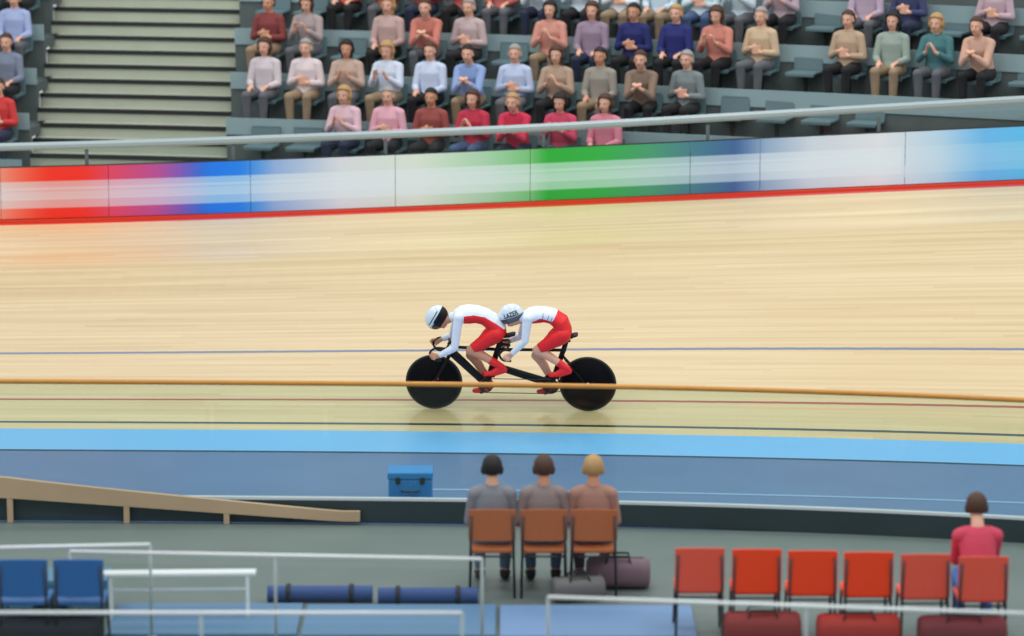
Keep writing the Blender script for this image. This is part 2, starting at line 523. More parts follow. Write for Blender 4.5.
        for p in keep:
            fs.append([vid(i) for i in p.vertices])
            c = p.center; tg, t = s.vt[p.vertices[0]]
            mi.append(which(c, tg, t) if which else 0)
            q = list(p.vertices)
            for a, b in zip(q, q[1:] + q[:1]):
                k = (min(a, b), max(a, b)); ec.setdefault(k, []).append((a, b, mi[-1]))
        inner = {}
        def iid(i):
            if i not in inner:
                v = me.vertices[i]; inner[i] = len(vs); vs.append(v.co - v.normal * .002)
            return inner[i]
        for k, l in ec.items():
            if len(l) == 1:
                a, b, m_ = l[0]; fs.append([idx[b], idx[a], iid(a), iid(b)]); mi.append(m_)
        nm = bpy.data.meshes.new(name); nm.from_pydata(vs, [], fs)
        for m in (mats if isinstance(mats, (list, tuple)) else [mats]): nm.materials.append(m)
        for p, m_ in zip(nm.polygons, mi): p.use_smooth = True; p.material_index = m_
        nm.update()
        o = bpy.data.objects.new(name, nm); COL.objects.link(o); o.parent = parent
        return o
    def face(s, parent, lid=1.0):
        c, lat, fwd, up, k = s.head
        W = lambda a, b, d: c + lat * a * k + fwd * b * k + up * d * k
        R = Matrix((lat, fwd, up)).transposed()
        for q in (-1, 1):
            mb = MB(); mb.ell(W(q * .031, .083, .002), (.012 * k, .008 * k, .0075 * k), R, seg=12, rg=8); e = mb.build('eye', mat('eye_white', (225, 222, 215), rough=.2), parent)
            mb = MB(); mb.ell(W(q * .031, .0895, .002), (.0055 * k, .003 * k, .0055 * k), R, seg=10, rg=6); mb.build('iris', mat('iris_dark', (50, 35, 25), rough=.2), e)
            mb = MB(); mb.capsule(W(q * .018, .092, .02), W(q * .044, .086, .02), .0035 * k, .003 * k, seg=6); mb.build('eyebrow', mat('brow_brown', (70, 50, 38), rough=.9), parent)
        mb = MB(); mb.capsule(W(-.02, .0905, -.057), W(.02, .0905, -.057), .0045 * k, .0045 * k, seg=8); mb.build('mouth', mat('lip', (165, 90, 85), rough=.5), parent)

M_skin = mat('skin_fair', (222, 170, 145), rough=.55)
M_skin2 = mat('skin_tan', (205, 148, 118), rough=.55)
M_skin3 = mat('skin_dark', (110, 72, 54), rough=.55)

# ------------------------------------------------------------------ tandem: its own upright plane, leaning with the banking
THB = math.radians(8.0)
def on_track(px, py):
    """the spot on the boards seen at (px, py)"""
    x = (px - 512) / 86; q = .7
    for _ in range(30):
        a = proj(track(x, q)); 
        ax = proj(track(x + .01, q)); aq = proj(track(x, q + .01))
        m = Matrix(((ax[0] - a[0], aq[0] - a[0]), (ax[1] - a[1], aq[1] - a[1]))) * 100
        d = m.inverted() @ Vector((px - a[0], py - a[1]))
        x += d.x; q += d.y
    return x, q
WF = on_track(434.6, 408.6); WR = on_track(588.0, 411.0)
PF, PR = track(*WF), track(*WR)
BO = (PF + PR) / 2
bx = (PR - PF).normalized()
up0 = Vector((0, 0, 1)); lat0 = up0.cross(bx).normalized()        # away from the infield
upv = (bx.cross(lat0)).normalized()
by = lat0 * math.cos(THB) + upv * math.sin(THB)
bz = bx.cross(by).normalized()
BM = Matrix((bx, by, bz)).transposed()
HB = (PR - PF).length / 2
print('wheelbase', 2 * HB, 'front', WF, 'rear', WR, 'lean', math.degrees(math.asin(max(-1, min(1, -bz.y)))))
BMI = BM.inverted()
def L(px, py, t=0.0):
    """the point of the tandem's frame space at side offset t that is seen at (px, py)"""
    return BMI @ (on_plane(px, py, BO + by * t, by) - BO)

tandem = empty('tandem_bicycle', BO, BM.to_euler(), label='black track tandem bicycle with two solid disc wheels on the pine boards', cat='tandem bicycle')
M_black = mat('black_carbon', (7, 7, 9), rough=.42, spec=.3)
M_disc = mat('disc_black', (4, 4, 8), rough=.62, spec=.12)
M_tyre = mat('tyre_rubber', (58, 55, 46), rough=.75)
M_brake = mat('rim_grey', (14, 14, 15), rough=.6, spec=.2)
M_steel = mat('polished_steel', (150, 150, 152), rough=.25, metal=1)
M_dim = mat('black_parts', (12, 12, 14), rough=.45, spec=.35)
RW = .336
Cf, Cr = Vector((-HB, 0, RW)), Vector((HB, 0, RW))
def wheel(c, hubcol, dot=None):
    e = empty('wheel'); e.parent = tandem; e.location = c
    mb = MB()
    mb.disc((0, 0, 0), (0, 1, 0), [(.0, -.020), (.03, -.020), (.05, -.0190), (.305, -.0112), (.306, -.0085), (.306, .0085), (.305, .0112), (.05, .0190), (.03, .020), (0, .020)], seg=72)
    mb.build('disc', M_disc, e)
    mb = MB(); mb.disc((0, 0, 0), (0, 1, 0), [(.300, -.0115), (.314, -.0115), (.318, -.009), (.318, .009), (.314, .0115), (.300, .0115)], seg=96); mb.build('rim', M_brake, e)
    mb = MB(); mb.rings([[Vector((math.cos(a) * (.325 + .0115 * math.cos(b)), .0115 * math.sin(b), math.sin(a) * (.325 + .0115 * math.cos(b)))) for b in [2 * PI * j / 10 for j in range(10)]] for a in [2 * PI * i / 96 for i in range(96)]], close=True)
    mb.build('tyre', M_tyre, e)
    mb = MB(); mb.disc((0, 0, 0), (0, 1, 0), [(0, -.076), (.012, -.076), (.014, -.055), (.011, -.045), (.016, -.022), (.022, -.02), (.022, .02), (.016, .022), (.011, .045), (.011, .055), (.009, .062), (0, .062)], seg=24); mb.build('hub', hubcol, e)
    if dot is not None:
        mb = MB(); mb.disc(dot, (0, 1, 0), [(0, -.002), (.018, -.002), (.02, 0), (.018, .001), (0, .001)], seg=24); mb.build('sticker', mat('sticker_red', (190, 35, 40), rough=.5), e, label='small red sticker')
    return e
wheel(Cf, M_dim, L(437.3, 378.6, -.021) - Cf)
wheel(Cr, M_steel)

BBf, BBr = L(486.5, 384.2), L(551, 385.2)
HT, HD = L(453.5, 344), L(450.5, 352.5)
ST1t, ST2t = L(500, 340), L(565.3, 344)
mb = MB()
def aero(a, b, r0, r1, flat, n=6):
    a, b = Vector(a), Vector(b)
    mb.tube([a.lerp(b, i / n) for i in range(n + 1)], [r0 + (r1 - r0) * i / n for i in range(n + 1)], seg=14, ref=(0, 1, 0), flat=flat)
aero(HT + Vector((0, 0, .01)), HD - Vector((0, 0, .015)), .026, .028, .9)            # head tube
aero(HD + Vector((.01, 0, .012)), BBf, .054, .044, .5)                                 # front down tube
aero(L(455, 347), L(500, 349.4), .0185, .0185, 1.0)                                   # top tube, front
aero(L(500, 349.4), L(566, 350.2), .0185, .0185, 1.0)                                 # top tube, rear
aero(ST1t + Vector((0, 0, -.03)), BBf, .033, .038, .5)                                # captain seat tube
aero(ST2t + Vector((0, 0, -.01)), BBr, .030, .034, .55)                               # stoker seat tube
aero(L(495, 366), BBr + Vector((-.02, 0, .03)), .043, .050, .5)                       # long diagonal tube
aero(BBf, BBr, .020, .020, .9)                                                       # bottom tube
for s_ in (-1, 1):
    mb.tube([L(563.5, 356.5) + Vector((0, s_ * .015, 0)), L(566, 360) + Vector((0, s_ * .034, 0)), Cr + Vector((-.02, s_ * .058, .02))], [.011, .010, .009], seg=8, flat=.8)   # seat stays
    mb.tube([BBr + Vector((.01, s_ * .02, 0)), BBr + Vector((.1, s_ * .045, 0)), Cr + Vector((-.01, s_ * .058, 0))], [.016, .014, .011], seg=8, flat=.7)
    mb.box(Cr + Vector((0, s_ * .056, 0)), (.05, .007, .03), bevel=.002)
for b in (BBf, BBr):
    mb.disc(b, (0, 1, 0), [(0, -.042), (.024, -.042), (.027, -.036), (.027, .036), (.024, .042), (0, .042)], seg=24)
mb.build('frame', M_black, tandem)
mb = MB()                                                                             # fork
cr_ = L(449.6, 354)
for s_ in (-1, 1):
    mb.tube([cr_ + Vector((0, s_ * .012, .01)), cr_ + Vector((-.01, s_ * .032, -.03)), Cf.lerp(cr_, .45) + Vector((.004, s_ * .046, 0)), Cf + Vector((0, s_ * .052, 0))], [.022, .022, .017, .012], seg=10, flat=.55)
mb.capsule(cr_ + Vector((0, -.02, .008)), cr_ + Vector((0, .02, .008)), .026, .026)
mb.build('fork', M_black, tandem)
# handlebars
def drop_bar(clamp, front, low, back, end, name, hw=.19):
    e = empty(name); e.parent = tandem
    cl = L(*clamp)
    for s_ in (-1, 1):
        t = s_ * hw
        pts = [cl, cl + Vector((-.005, t * .55, 0)), cl + Vector((-.012, t * .85, 0)), cl + Vector((-.03, t * .98, 0)),
               L(*front) * 1.0, L(*low), L(*back), L(*end)]
        for i in range(4, 8): pts[i] = pts[i] + Vector((0, t, 0))
        # smooth the run
        sm = []
        for i in range(len(pts) - 1):
            p0, p1, p2, p3 = pts[max(i - 1, 0)], pts[i], pts[i + 1], pts[min(i + 2, len(pts) - 1)]
            for j in range(5):
                u = j / 5
                sm.append(.5 * ((2 * p1) + (p2 - p0) * u + (2 * p0 - 5 * p1 + 4 * p2 - p3) * u * u + (3 * p1 - p0 - 3 * p2 + p3) * u ** 3))
        sm.append(pts[-1]); mb = MB(); mb.tube(sm, .0135, seg=10); mb.build('drop', M_dim, e)
    return e
drop_bar((449, 343.5), (437, 343), (431.5, 348), (435.5, 354.5), (443, 355.5), 'handlebar')
mb = MB(); mb.tube([HT + Vector((0, 0, .02)), HT + Vector((0, 0, .045)), L(449, 343.5)], [.022, .022, .018], seg=12); mb.capsule(L(449, 343.5, -.03), L(449, 343.5, .03), .02, .02); mb.build('stem', M_dim, tandem)
drop_bar((509, 345), (503.3, 346), (500.8, 350), (504.5, 355), (512.5, 355.8), 'handlebar')
mb = MB(); mb.tube([L(500.5, 344.2), L(505, 344.4), L(509, 345)], [.02, .017, .017], seg=12); mb.capsule(L(509, 345, -.03), L(509, 345, .03), .02, .02); mb.capsule(L(500, 345.5), L(500, 341.5), .031, .031); mb.build('stem', M_dim, tandem)
# seatposts and saddles
def saddle(top, rear_px, nose_px, pt0):
    mb = MB(); mb.tube([pt0, top - Vector((0, 0, .05)), top - Vector((0, 0, .03))], [.02, .017, .016], seg=12, flat=.7); mb.capsule(top + Vector((-.03, 0, -.03)), top + Vector((.03, 0, -.03)), .014, .014); mb.build('seatpost', M_dim, tandem)
    r, n = L(*rear_px), L(*nose_px); e = empty('saddle'); e.parent = tandem
    mb = MB(); secs = []
    d = n - r
    for f, w, h, z in ((0, .03, .014, .004), (.03, .058, .02, .006), (.12, .068, .024, .004), (.3, .062, .024, -.003), (.45, .042, .022, -.006), (.6, .026, .02, -.006), (.8, .019, .018, -.004), (.95, .016, .014, -.003), (1.0, .008, .007, -.004)):
        secs.append((r + d * f + Vector((0, 0, z)), h, w))
    mb.loft(secs, (0, 1, 0), seg=18); mb.build('cover', M_dim, e)
    mb = MB()
    for s_ in (-1, 1): mb.tube([r + d * .2 + Vector((0, s_ * .03, -.02)), r + d * .35 + Vector((0, s_ * .022, -.04)), r + d * .6 + Vector((0, s_ * .02, -.04)), r + d * .85 + Vector((0, s_ * .01, -.018))], .0038, seg=6)
    mb.build('rail', M_steel, e)
saddle(L(501.5, 337.6), (515.5, 334.2), (491, 336.5), ST1t - Vector((0, 0, .03)))
saddle(L(567, 338.6), (578, 334.8), (554, 338), ST2t - Vector((0, 0, .03)))
# cranks, rings, chains
CA = math.radians(62)
cv = Vector((math.cos(CA) * .165, 0, math.sin(CA) * .165))
PED = {}
for who, b in (('captain', BBf), ('stoker', BBr)):
    for s_ in (-1, 1):
        tip = b + cv * (-s_) + Vector((0, s_ * .085, 0))
        mb = MB(); mb.tube([b + Vector((0, s_ * .05, 0)), b + Vector((0, s_ * .068, 0)) + cv * (-s_) * .08, tip], [.019, .016, .012], seg=10, flat=.6); mb.capsule(b + Vector((0, s_ * .04, 0)), b + Vector((0, s_ * .07, 0)), .02, .02); mb.build('crank', M_dim, tandem)
        pc = tip + Vector((0, s_ * .05, 0)); PED[who, s_] = pc
        mb = MB(); mb.capsule(tip, tip + Vector((0, s_ * .09, 0)), .0075, .0065); mb.box(pc, (.07, .055, .014), bevel=.004); mb.build('pedal', M_dim, tandem)
def chainring(c, r, y, name='chainring'):
    mb = MB(); c = c + Vector((0, y, 0)); n = 40
    pts = []
    for i in range(n * 4):
        a = 2 * PI * i / (n * 4); q = (r, r - .006, r - .006, r)[i % 4]; pts.append((a, q))
    for y0, y1 in ((-.0022, .0022),):
        o_ = [c + Vector((q * math.cos(a), y0, q * math.sin(a))) for a, q in pts]; o2 = [c + Vector((q * math.cos(a), y1, q * math.sin(a))) for a, q in pts]
        i1 = [c + Vector(((r - .022) * math.cos(a), y0, (r - .022) * math.sin(a))) for a, q in pts]; i2 = [c + Vector(((r - .022) * math.cos(a), y1, (r - .022) * math.sin(a))) for a, q in pts]
        mb.rings([o_, o2, i2, i1], close=True, smooth=False)
    for k in range(5):
        a = 2 * PI * k / 5 + .3; mb.tube([c, c + Vector(((r - .015) * math.cos(a), 0, (r - .015) * math.sin(a)))], [.016, .009], seg=6, flat=.25)
    mb.build(name, M_dim, tandem)
def chain(c0, r0, c1, r1, y):
    c0 = c0 + Vector((0, y, 0)); c1 = c1 + Vector((0, y, 0)); mb = MB(); pts = []
    for i in range(13): a = PI / 2 + PI * i / 12; pts.append(c0 + Vector((r0 * math.cos(a), 0, r0 * math.sin(a))))
    for i in range(1, 8): pts.append((c0 - Vector((0, 0, r0))).lerp(c1 - Vector((0, 0, r1)), i / 8))
    for i in range(13): a = -PI / 2 + PI * i / 12; pts.append(c1 + Vector((r1 * math.cos(a), 0, r1 * math.sin(a))))
    for i in range(1, 8): pts.append((c1 + Vector((0, 0, r1))).lerp(c0 + Vector((0, 0, r0)), i / 8))
    mb.tube(pts, .0052, seg=6, flat=.7, close=True, cap=False); mb.build('chain', mat('chain_dark', (60, 60, 60), rough=.4, metal=.7), tandem)
chainring(BBf, .085, -.052); chainring(BBr, .085, -.052); chain(BBf, .087, BBr, .087, -.052)
chainring(BBr, .112, .052); chainring(Cr, .034, .052, 'sprocket'); chain(BBr, .114, Cr, .036, .052)

# ------------------------------------------------------------------ the two cyclists
M_white = mat('suit_white', (222, 232, 245), rough=.6, bump=.15, bscale=18)
M_red = mat('suit_red', (232, 22, 30), rough=.55, bump=.12, bscale=18)
M_mark = mat('suit_marks', (130, 150, 180), rough=.6)
M_helm = mat('helmet_white', (214, 228, 238), rough=.22, coat=.5)
M_hblk = mat('helmet_black', (10, 10, 14), rough=.45, spec=.3)
M_visor = mat('visor_smoke', (26, 14, 18), rough=.08, coat=.8)

def above(poly, c):
    """is a point of the frame plane above the polyline (x falling or rising)"""
    x = c.x
    if x <= poly[0][0]: return c.z > poly[0][1]
    for (a, za), (b, zb) in zip(poly, poly[1:]):
        if a <= x <= b: return c.z > za + (zb - za) * (x - a) / (b - a)
    return c.z > poly[-1][1]

def cyclist(name, lab, J, skin, who):
    root = empty('person', BO, BM.to_euler(), label=lab, cat='person', group='cyclists on the tandem')
    f = Figure(.0062)
    f.torso([(L(*p), ri, rl) for p, ri, rl in J['torso']], (0, 1, 0))
    for s_ in (-1, 1):
        k = 'near' if s_ < 0 else 'far'; a = J[k]
        hip, knee, ball = L(*a['hip'], s_ * .085), L(*a['knee'], s_ * .095), PED[who, s_] + Vector((0, -s_ * .012, .028))
        dx, dz = a['foot']; ank = ball + Vector((dx, 0, dz)); 
        f.limb('hip', hip + Vector((.015, s_ * .005, .01)), hip.lerp(knee, .22), .098, .094)
        f.limb('thigh', hip.lerp(knee, .1), knee, .094, .057)
        f.limb('knee', knee, knee.lerp(ank, .05), .057, .053)
        calf = knee.lerp(ank, .32) + Vector((.018, 0, .006))
        f.limb('shin', knee, calf, .050, .054); f.limb('shin2', calf, ank, .054, .036)
        f.limb('foot', ank, ank + Vector((.03, 0, -.035)), .038, .032)
        f.limb('foot', ank + Vector((.03, 0, -.04)), ball, .031, .034); f.limb('foot', ank, ball, .034, .034); f.limb('foot', ball, ball + Vector((-.075, -s_ * .01, -.004)), .034, .024)
        sh, el, wr = L(*a['sh'], s_ * .165), L(*a['el'], s_ * a.get('elt', .205)), L(*a['wr'], s_ * .19)
        f.limb('shoulder', sh + Vector((0, -s_ * .05, .0)), sh, .062, .058)
        f.limb('arm', sh, el, .055, .041); f.limb('elbow', el, el, .041, .041)
        m_ = el.lerp(wr, .3); f.limb('fore', el, m_, .040, .041); f.limb('fore2', m_, wr, .041, .027)
        g = L(*a['grip'], s_ * .19); ax = L(*a['axis'], s_ * .19) - g
        f.grip(wr, g, ax, .0135, (-1, 0, .1), thumb_at=a.get('th', 1))
    hc = L(*J['head']); f.add_head(hc, J['up'], J['fwd'], L(*J['neck']))
    body = f.fuse(skin, root)
    poly = [(L(*p).x, L(*p).z) for p in J['line']]
    xw = L(J['xw'], 320).x
    def which(c, tg, t):
        if tg in ('thigh', 'hip', 'knee'): return 0 if (tg != 'hip' and False) else (1 if not above(poly, c) else 0)
        if tg == 'torso': return 0 if (above(poly, c) or c.x < xw) else 1
        return 0
    def picked(tg, t, c):
        if tg in ('torso', 'hip', 'shoulder', 'arm', 'elbow', 'fore'): return True
        if tg == 'thigh': return t < .86
        if tg == 'fore2': return t < .9
        if tg == 'neck': return t < .25
        return False
    def which2(c, tg, t):
        w = which(c, tg, t)
        if w == 0 and tg == 'torso' and J.get('marks'):
            for (a0, b0), (a1, b1) in J['marks']:
                pa, pb = L(a0, b0), L(a1, b1); v = Vector((c.x, 0, c.z)); d, _ = seg_dist(v, Vector((pa.x, 0, pa.z)), Vector((pb.x, 0, pb.z)), 0, 0)
                if d < .006 and c.y < 0: return 2
        return w
    f.peel('skinsuit', picked, .004, [M_white, M_red, M_mark], root, which=which2)
    for s_ in (-1, 1):
        def foot(tg, t, c, s_=s_):
            if c.y * s_ < 0: return False
            return tg == 'foot' or (tg == 'shin2' and t > J['sock'])
        f.peel('overshoe', foot, .005, mat('overshoe_red', (232, 26, 36), rough=.5), root)
    f.face(root)
    return root, f

captain, fc = cyclist('captain', 'front cyclist on the tandem, crouched in white suit with red panel', dict(
    torso=[((499.5, 335.5), .085, .10), ((498, 329.5), .100, .155), ((493, 322), .100, .15), ((485, 316.5), .094, .14), ((477, 314.2), .098, .15), ((468.5, 314), .106, .165), ((461, 314.5), .095, .165), ((455.5, 315.5), .065, .11)],
    head=(439.4, 319.2), up=(-.86, 0, .5), fwd=(-.5, 0, -.86), neck=(454, 316.5),
    near=dict(hip=(494.5, 335), knee=(470.5, 350.5), foot=(.115, .085), sh=(458.5, 318), el=(454.5, 348), wr=(438.2, 356), grip=(432.2, 356.0), axis=(434.0, 358.5)),
    far=dict(hip=(494, 331.5), knee=(470.5, 355), foot=(.10, .10), sh=(458.5, 313.5), el=(452.5, 335.5), wr=(441.5, 339.0), grip=(433, 342), axis=(434.8, 344.5)),
    xw=465, line=[(451, 313), (464, 312.4), (475, 311.6), (486, 314.0), (497, 320.5), (505.5, 328), (508, 331)], sock=.42), M_skin2, 'captain')
stoker, fs_ = cyclist('stoker', 'second cyclist on the tandem, red shorts, lettered white helmet, head tucked low', dict(
    torso=[((564.5, 336.5), .085, .10), ((563.3, 330), .100, .155), ((560.5, 321.5), .098, .15), ((552.5, 316), .088, .135), ((545, 314.3), .085, .14), ((537, 314.5), .093, .155), ((530, 315.5), .085, .155), ((524.5, 316.5), .06, .10)],
    head=(511.5, 316.8), up=(-.32, 0, .95), fwd=(-.95, 0, -.32), neck=(524, 317.5),
    near=dict(hip=(561, 336), knee=(537, 350.5), foot=(.115, .085), sh=(527.5, 319), el=(524.8, 341), wr=(511.2, 354.5), grip=(505.8, 358.3), axis=(508.5, 360.2)),
    far=dict(hip=(560.5, 332), knee=(536, 355.5), foot=(.10, .10), sh=(527.5, 314.5), el=(521, 335.5), wr=(509.5, 341.0), grip=(503.6, 344.0), axis=(506, 346)),
    xw=533, line=[(520, 319), (533, 318.2), (541, 314.6), (549, 317), (552.5, 318.5), (554.5, 316), (558, 310), (566, 300)], sock=.55,
    marks=[((543.2, 319.5), (543.9, 310.8)), ((547.0, 319.8), (549.5, 313)), ((551.0, 320.5), (553.0, 314.5))]), M_skin, 'stoker')

def helmet(root, fig, axes, shift, parts, text=None):
    c, lat, fwd, up, k = fig.head
    R = Matrix((lat, fwd, up)).transposed()
    cc = c + fwd * shift[0] + up * shift[1]
    e = empty('helmet'); e.parent = root
    def patch(name, m, inside, grow=1.0, thick=.012, n=56, rgs=40):
        """part of the helmet ellipsoid where inside(a, f, u) holds, given thickness"""
        me = bpy.data.meshes.new(name); vs = []; fs = []
        def P(th, ph, g):
            v = Vector((math.sin(ph) * math.sin(th), math.sin(ph) * math.cos(th), math.cos(ph)))
            return v
        ok = {}
        for i in range(n):
            for j in range(rgs):
                v = P(2 * PI * (i + .5) / n, PI * (j + .5) / rgs, 1)
                ok[i, j] = inside(v.x * axes[0], v.y * axes[1], v.z * axes[2])
        bm = bmesh.new(); vo = {}; 
        def V(i, j, layer):
            i %= n
            if j in (0, rgs): i = 0
            kk = (i, j, layer)
            if kk not in vo:
                v = P(2 * PI * i / n, PI * j / rgs, 1); g = grow - layer * thick / .11
                vo[kk] = bm.verts.new(cc + R @ Vector((v.x * axes[0] * g, v.y * axes[1] * g, v.z * axes[2] * g)))
            return vo[kk]
        def face(l):
            u = []
            for x in l:
                if x not in u: u.append(x)
            if len(u) > 2:
                try: ff = bm.faces.new(u); ff.smooth = True
                except ValueError: pass
        for (i, j), o_ in ok.items():
            if not o_: continue
            face([V(i, j, 0), V(i, j + 1, 0), V(i + 1, j + 1, 0), V(i + 1, j, 0)])
            face([V(i, j, 1), V(i + 1, j, 1), V(i + 1, j + 1, 1), V(i, j + 1, 1)])
            for (di, dj, e0, e1) in ((-1, 0, (i, j), (i, j + 1)), (1, 0, (i + 1, j), (i + 1, j + 1)), (0, -1, (i, j), (i + 1, j)), (0, 1, (i, j + 1), (i + 1, j + 1))):
                jj = j + dj
                if 0 <= jj < rgs and not ok[(i + di) % n, jj]:
                    face([V(*e0, 0), V(*e1, 0), V(*e1, 1), V(*e0, 1)])
        bmesh.ops.recalc_face_normals(bm, faces=bm.faces)
        bm.to_mesh(me); bm.free(); me.materials.append(m)
        o = bpy.data.objects.new(name, me); COL.objects.link(o); o.parent = e
        return o
    for p in parts: patch(*p)
    if text:
        cu = bpy.data.curves.new('lettering', 'FONT'); cu.body = text; cu.size = .072; cu.extrude = 0; cu.offset = .0022; cu.align_x = 'CENTER'; cu.align_y = 'CENTER'; cu.space_character = 1.02
        to = bpy.data.objects.new('lettering', cu); COL.objects.link(to)
        bpy.context.view_layer.update()
        dg = bpy.context.evaluated_depsgraph_get(); me = bpy.data.meshes.new_from_object(to.evaluated_get(dg)); bpy.data.objects.remove(to)
        bm = bmesh.new(); bm.from_mesh(me); bmesh.ops.triangulate(bm, faces=bm.faces[:]); bmesh.ops.subdivide_edges(bm, edges=bm.edges[:], cuts=1)
        tx = L(510.8, 315.0, -.1) ; 
        dvec = (L(520, 312.2, -.1) - L(504, 317.6, -.1)).normalized(); uvec = Vector((-dvec.z, 0, dvec.x))
        Ri = R.inverted()
        for v in bm.verts:
            w = tx + dvec * v.co.x * .80 + uvec * v.co.y
            q = Ri @ (w - cc); q.x = 0
            h = max(0, 1 - (q.y / axes[1]) ** 2 - (q.z / axes[2]) ** 2)
            qx = axes[0] * math.sqrt(h) * 1.025 + .0015
            # near side is -y of the frame
            sgn = -1 if lat.y > 0 else 1
            v.co = cc + R @ Vector((sgn * qx, q.y, q.z))
        bm.to_mesh(me); bm.free(); me.materials.clear(); me.materials.append(mat('lettering_dark', (30, 42, 58), rough=.4)); me.name = 'lettering'
        o = bpy.data.objects.new('lettering', me); COL.objects.link(o); o.parent = e
    return e
helmet(captain, fc, (.099, .152, .130), (-.004, .038), [
    ('shell', M_helm, lambda a, f, u: u > .014 - .16 * f * (f > 0), 1.02),
    ('dark_rim', M_hblk, lambda a, f, u: -.09 < u <= .014 - .16 * f * (f > 0) and f < .08, 1.0, .01),
    ('visor', M_visor, lambda a, f, u: f >= .06 and -.085 < u < .0, 1.01, .006),
    *[('stripe', M_hblk, lambda a, f, u, q=q: a * q > .03 and abs(u - .036 + .03 * f) < .006 and -.09 < f < .105, 1.035, .004) for q in (-1, 1)]])
helmet(stoker, fs_, (.098, .145, .122), (-.004, .034), [
    ('shell', M_helm, lambda a, f, u: u > -.018 - .05 * f * (f > 0), 1.02),
    ('dark_rim', mat('helmet_grey', (88, 100, 112), rough=.3), lambda a, f, u: -.088 < u <= -.018 - .05 * f * (f > 0) and f < .07, 1.0, .01),
    ('visor', M_visor, lambda a, f, u: f >= .055 and -.085 < u < -.012, 1.01, .006),
    *[('stripe', mat('helmet_grey', (88, 100, 112)), lambda a, f, u, q=q: a * q > .05 and abs(u + .004) < .0075 and -.1 < f < .08, 1.035, .004) for q in (-1, 1)]], text='LAZER')
# ------------------------------------------------------------------ inner fence: timber rail over clear panels
QF = -4.3
def fl(x): return track(x, QF - .006 * max(0, min(x, 9)) ** 2)
ifn = empty('inner_fence', fl(0), label='clear panel barrier with golden timber handrail and dark plinth beside the safety zone', cat='barrier')
def ff(x): return fl(x) - fl(0)
M_gold = mat('golden_timber', (200, 140, 58), rough=.45, var=.15, bscale=6)
mb = MB(); profile_sweep(mb, lambda x: ff(x) + Vector((0, 0, 1.472)), circ(.027, 0, 12), -16, 16, n=90, smooth=True); mb.build('handrail', M_gold, ifn)
M_glass = glass_mat('panel_glass', (.875, .942, .905), .03)
M_chan = mat('white_channel', (205, 215, 222), rough=.35)
mb = MB(); profile_sweep(mb, ff, rect(.10, .235), -16, 16, n=70); mb.build('plinth', mat('plinth_dark', (38, 56, 60), rough=.5, var=.2, bscale=2), ifn)
mb = MB(); profile_sweep(mb, lambda x: ff(x) + Vector((0, 0, .235)), rect(.06, .028), -16, 16, n=70); mb.build('channel', M_chan, ifn)
for i in range(16):
    xa = -16 + 2 * i
    mb = MB(); profile_sweep(mb, lambda x: ff(x) + Vector((0, 0, .25)), rect(.012, 1.196), xa + .0007, xa + 1.9993, n=8); mb.build('glass_panel', M_glass, ifn)

strip('trim', mat('zone_line', (140, 178, 215), rough=.5), lambda x: track(x, -2.78, .003), lambda x: track(x, -2.72, .003), x0=-1, x1=20, n=60, kind='structure', label='thin pale line painted along the safety zone')

# ------------------------------------------------------------------ grandstand
def SY(x):
    xx = max(-9, min(9, x)); s = -(.32 + .025 * xx)
    return -(.32 * xx + .0125 * xx * xx) + s * (x - xx)
def S(x, d, z): return Vector((x, 10.0 + SY(x) + d, z))
RD, RH = .9, .56
def row_d(k): return RD * (k - 2)
def row_z(k): return 2.8 + RH * (k - 2) + ZOFF
ZOFF = .0
def row_right(k):
    x = 12.0
    while x > -12 and S(x, row_d(k), 0).y < rim(x).y + .75: x -= .1
    return x
STX0, STX1 = -7.0, -4.1
NR = 8
M_conc = mat('stand_concrete', (88, 98, 98), rough=.8, var=.15, bscale=3)
M_fascia = mat('stand_fascia', (142, 166, 170), rough=.55, var=.1, bscale=2)
M_step = mat('stair_pale', (172, 178, 162), rough=.7, var=.08, bscale=3)
M_blk_shade = mat('black_and_step_shade', (32, 36, 36), rough=.7)
ORD = ['front', 'second', 'third', 'fourth', 'fifth', 'sixth', 'seventh', 'eighth', 'ninth']
for k in range(0, NR):
    z, d = row_z(k), row_d(k)
    for a, b in ((-15, STX0), (STX1, row_right(k))):
        if b - a < .3: continue
        mb = MB()
        profile_sweep(mb, lambda x: S(x, d, z), [(0, -RH - .06), (.12, -RH - .06), (.12, -.14), (RD, -.14), (RD, 0), (0, 0)], a, b, n=24)
        mb.build('floor', M_conc, None, kind='structure', label='concrete tier of the grandstand')
        mb = MB(); profile_sweep(mb, lambda x: S(x, d - .012, z - .02), rect(.03, .24), a, b, n=24)
        mb.build('trim', M_fascia, None, kind='structure', label='pale kickboard along a grandstand tier')
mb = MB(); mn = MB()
for i in range(0, (NR) * 3):
    d = row_d(0) + RD * i / 3; z = row_z(0) - RH + RH * (i + 1) / 3
    if S(0, 0, 0) is None: continue
    profile_sweep(mb, lambda x: S(x, d, z), [(0, -.30), (RD / 3, -.30), (RD / 3, 0), (0, 0)], STX0, STX1, n=6)
    profile_sweep(mn, lambda x: S(x, d, z), [(-.015, -.055), (.05, -.055), (.05, .006), (-.015, .006)], STX0, STX1, n=6)  # dark strip puts the recess shadow below each step edge into the colour
st = mb.build('floor', M_step, None, kind='structure', label='pale concrete stairs climbing between the seat blocks')
mn.build('nosing_shade', M_blk_shade, st)
mb = MB(); profile_sweep(mb, lambda x: S(x, row_d(NR) + .05, row_z(NR - 1)), rect(.1, 3.0), -16, 13, n=24); mb.build('wall_back', mat('back_wall', (90, 98, 102), rough=.8), None, kind='structure', label='grey wall behind the grandstand')
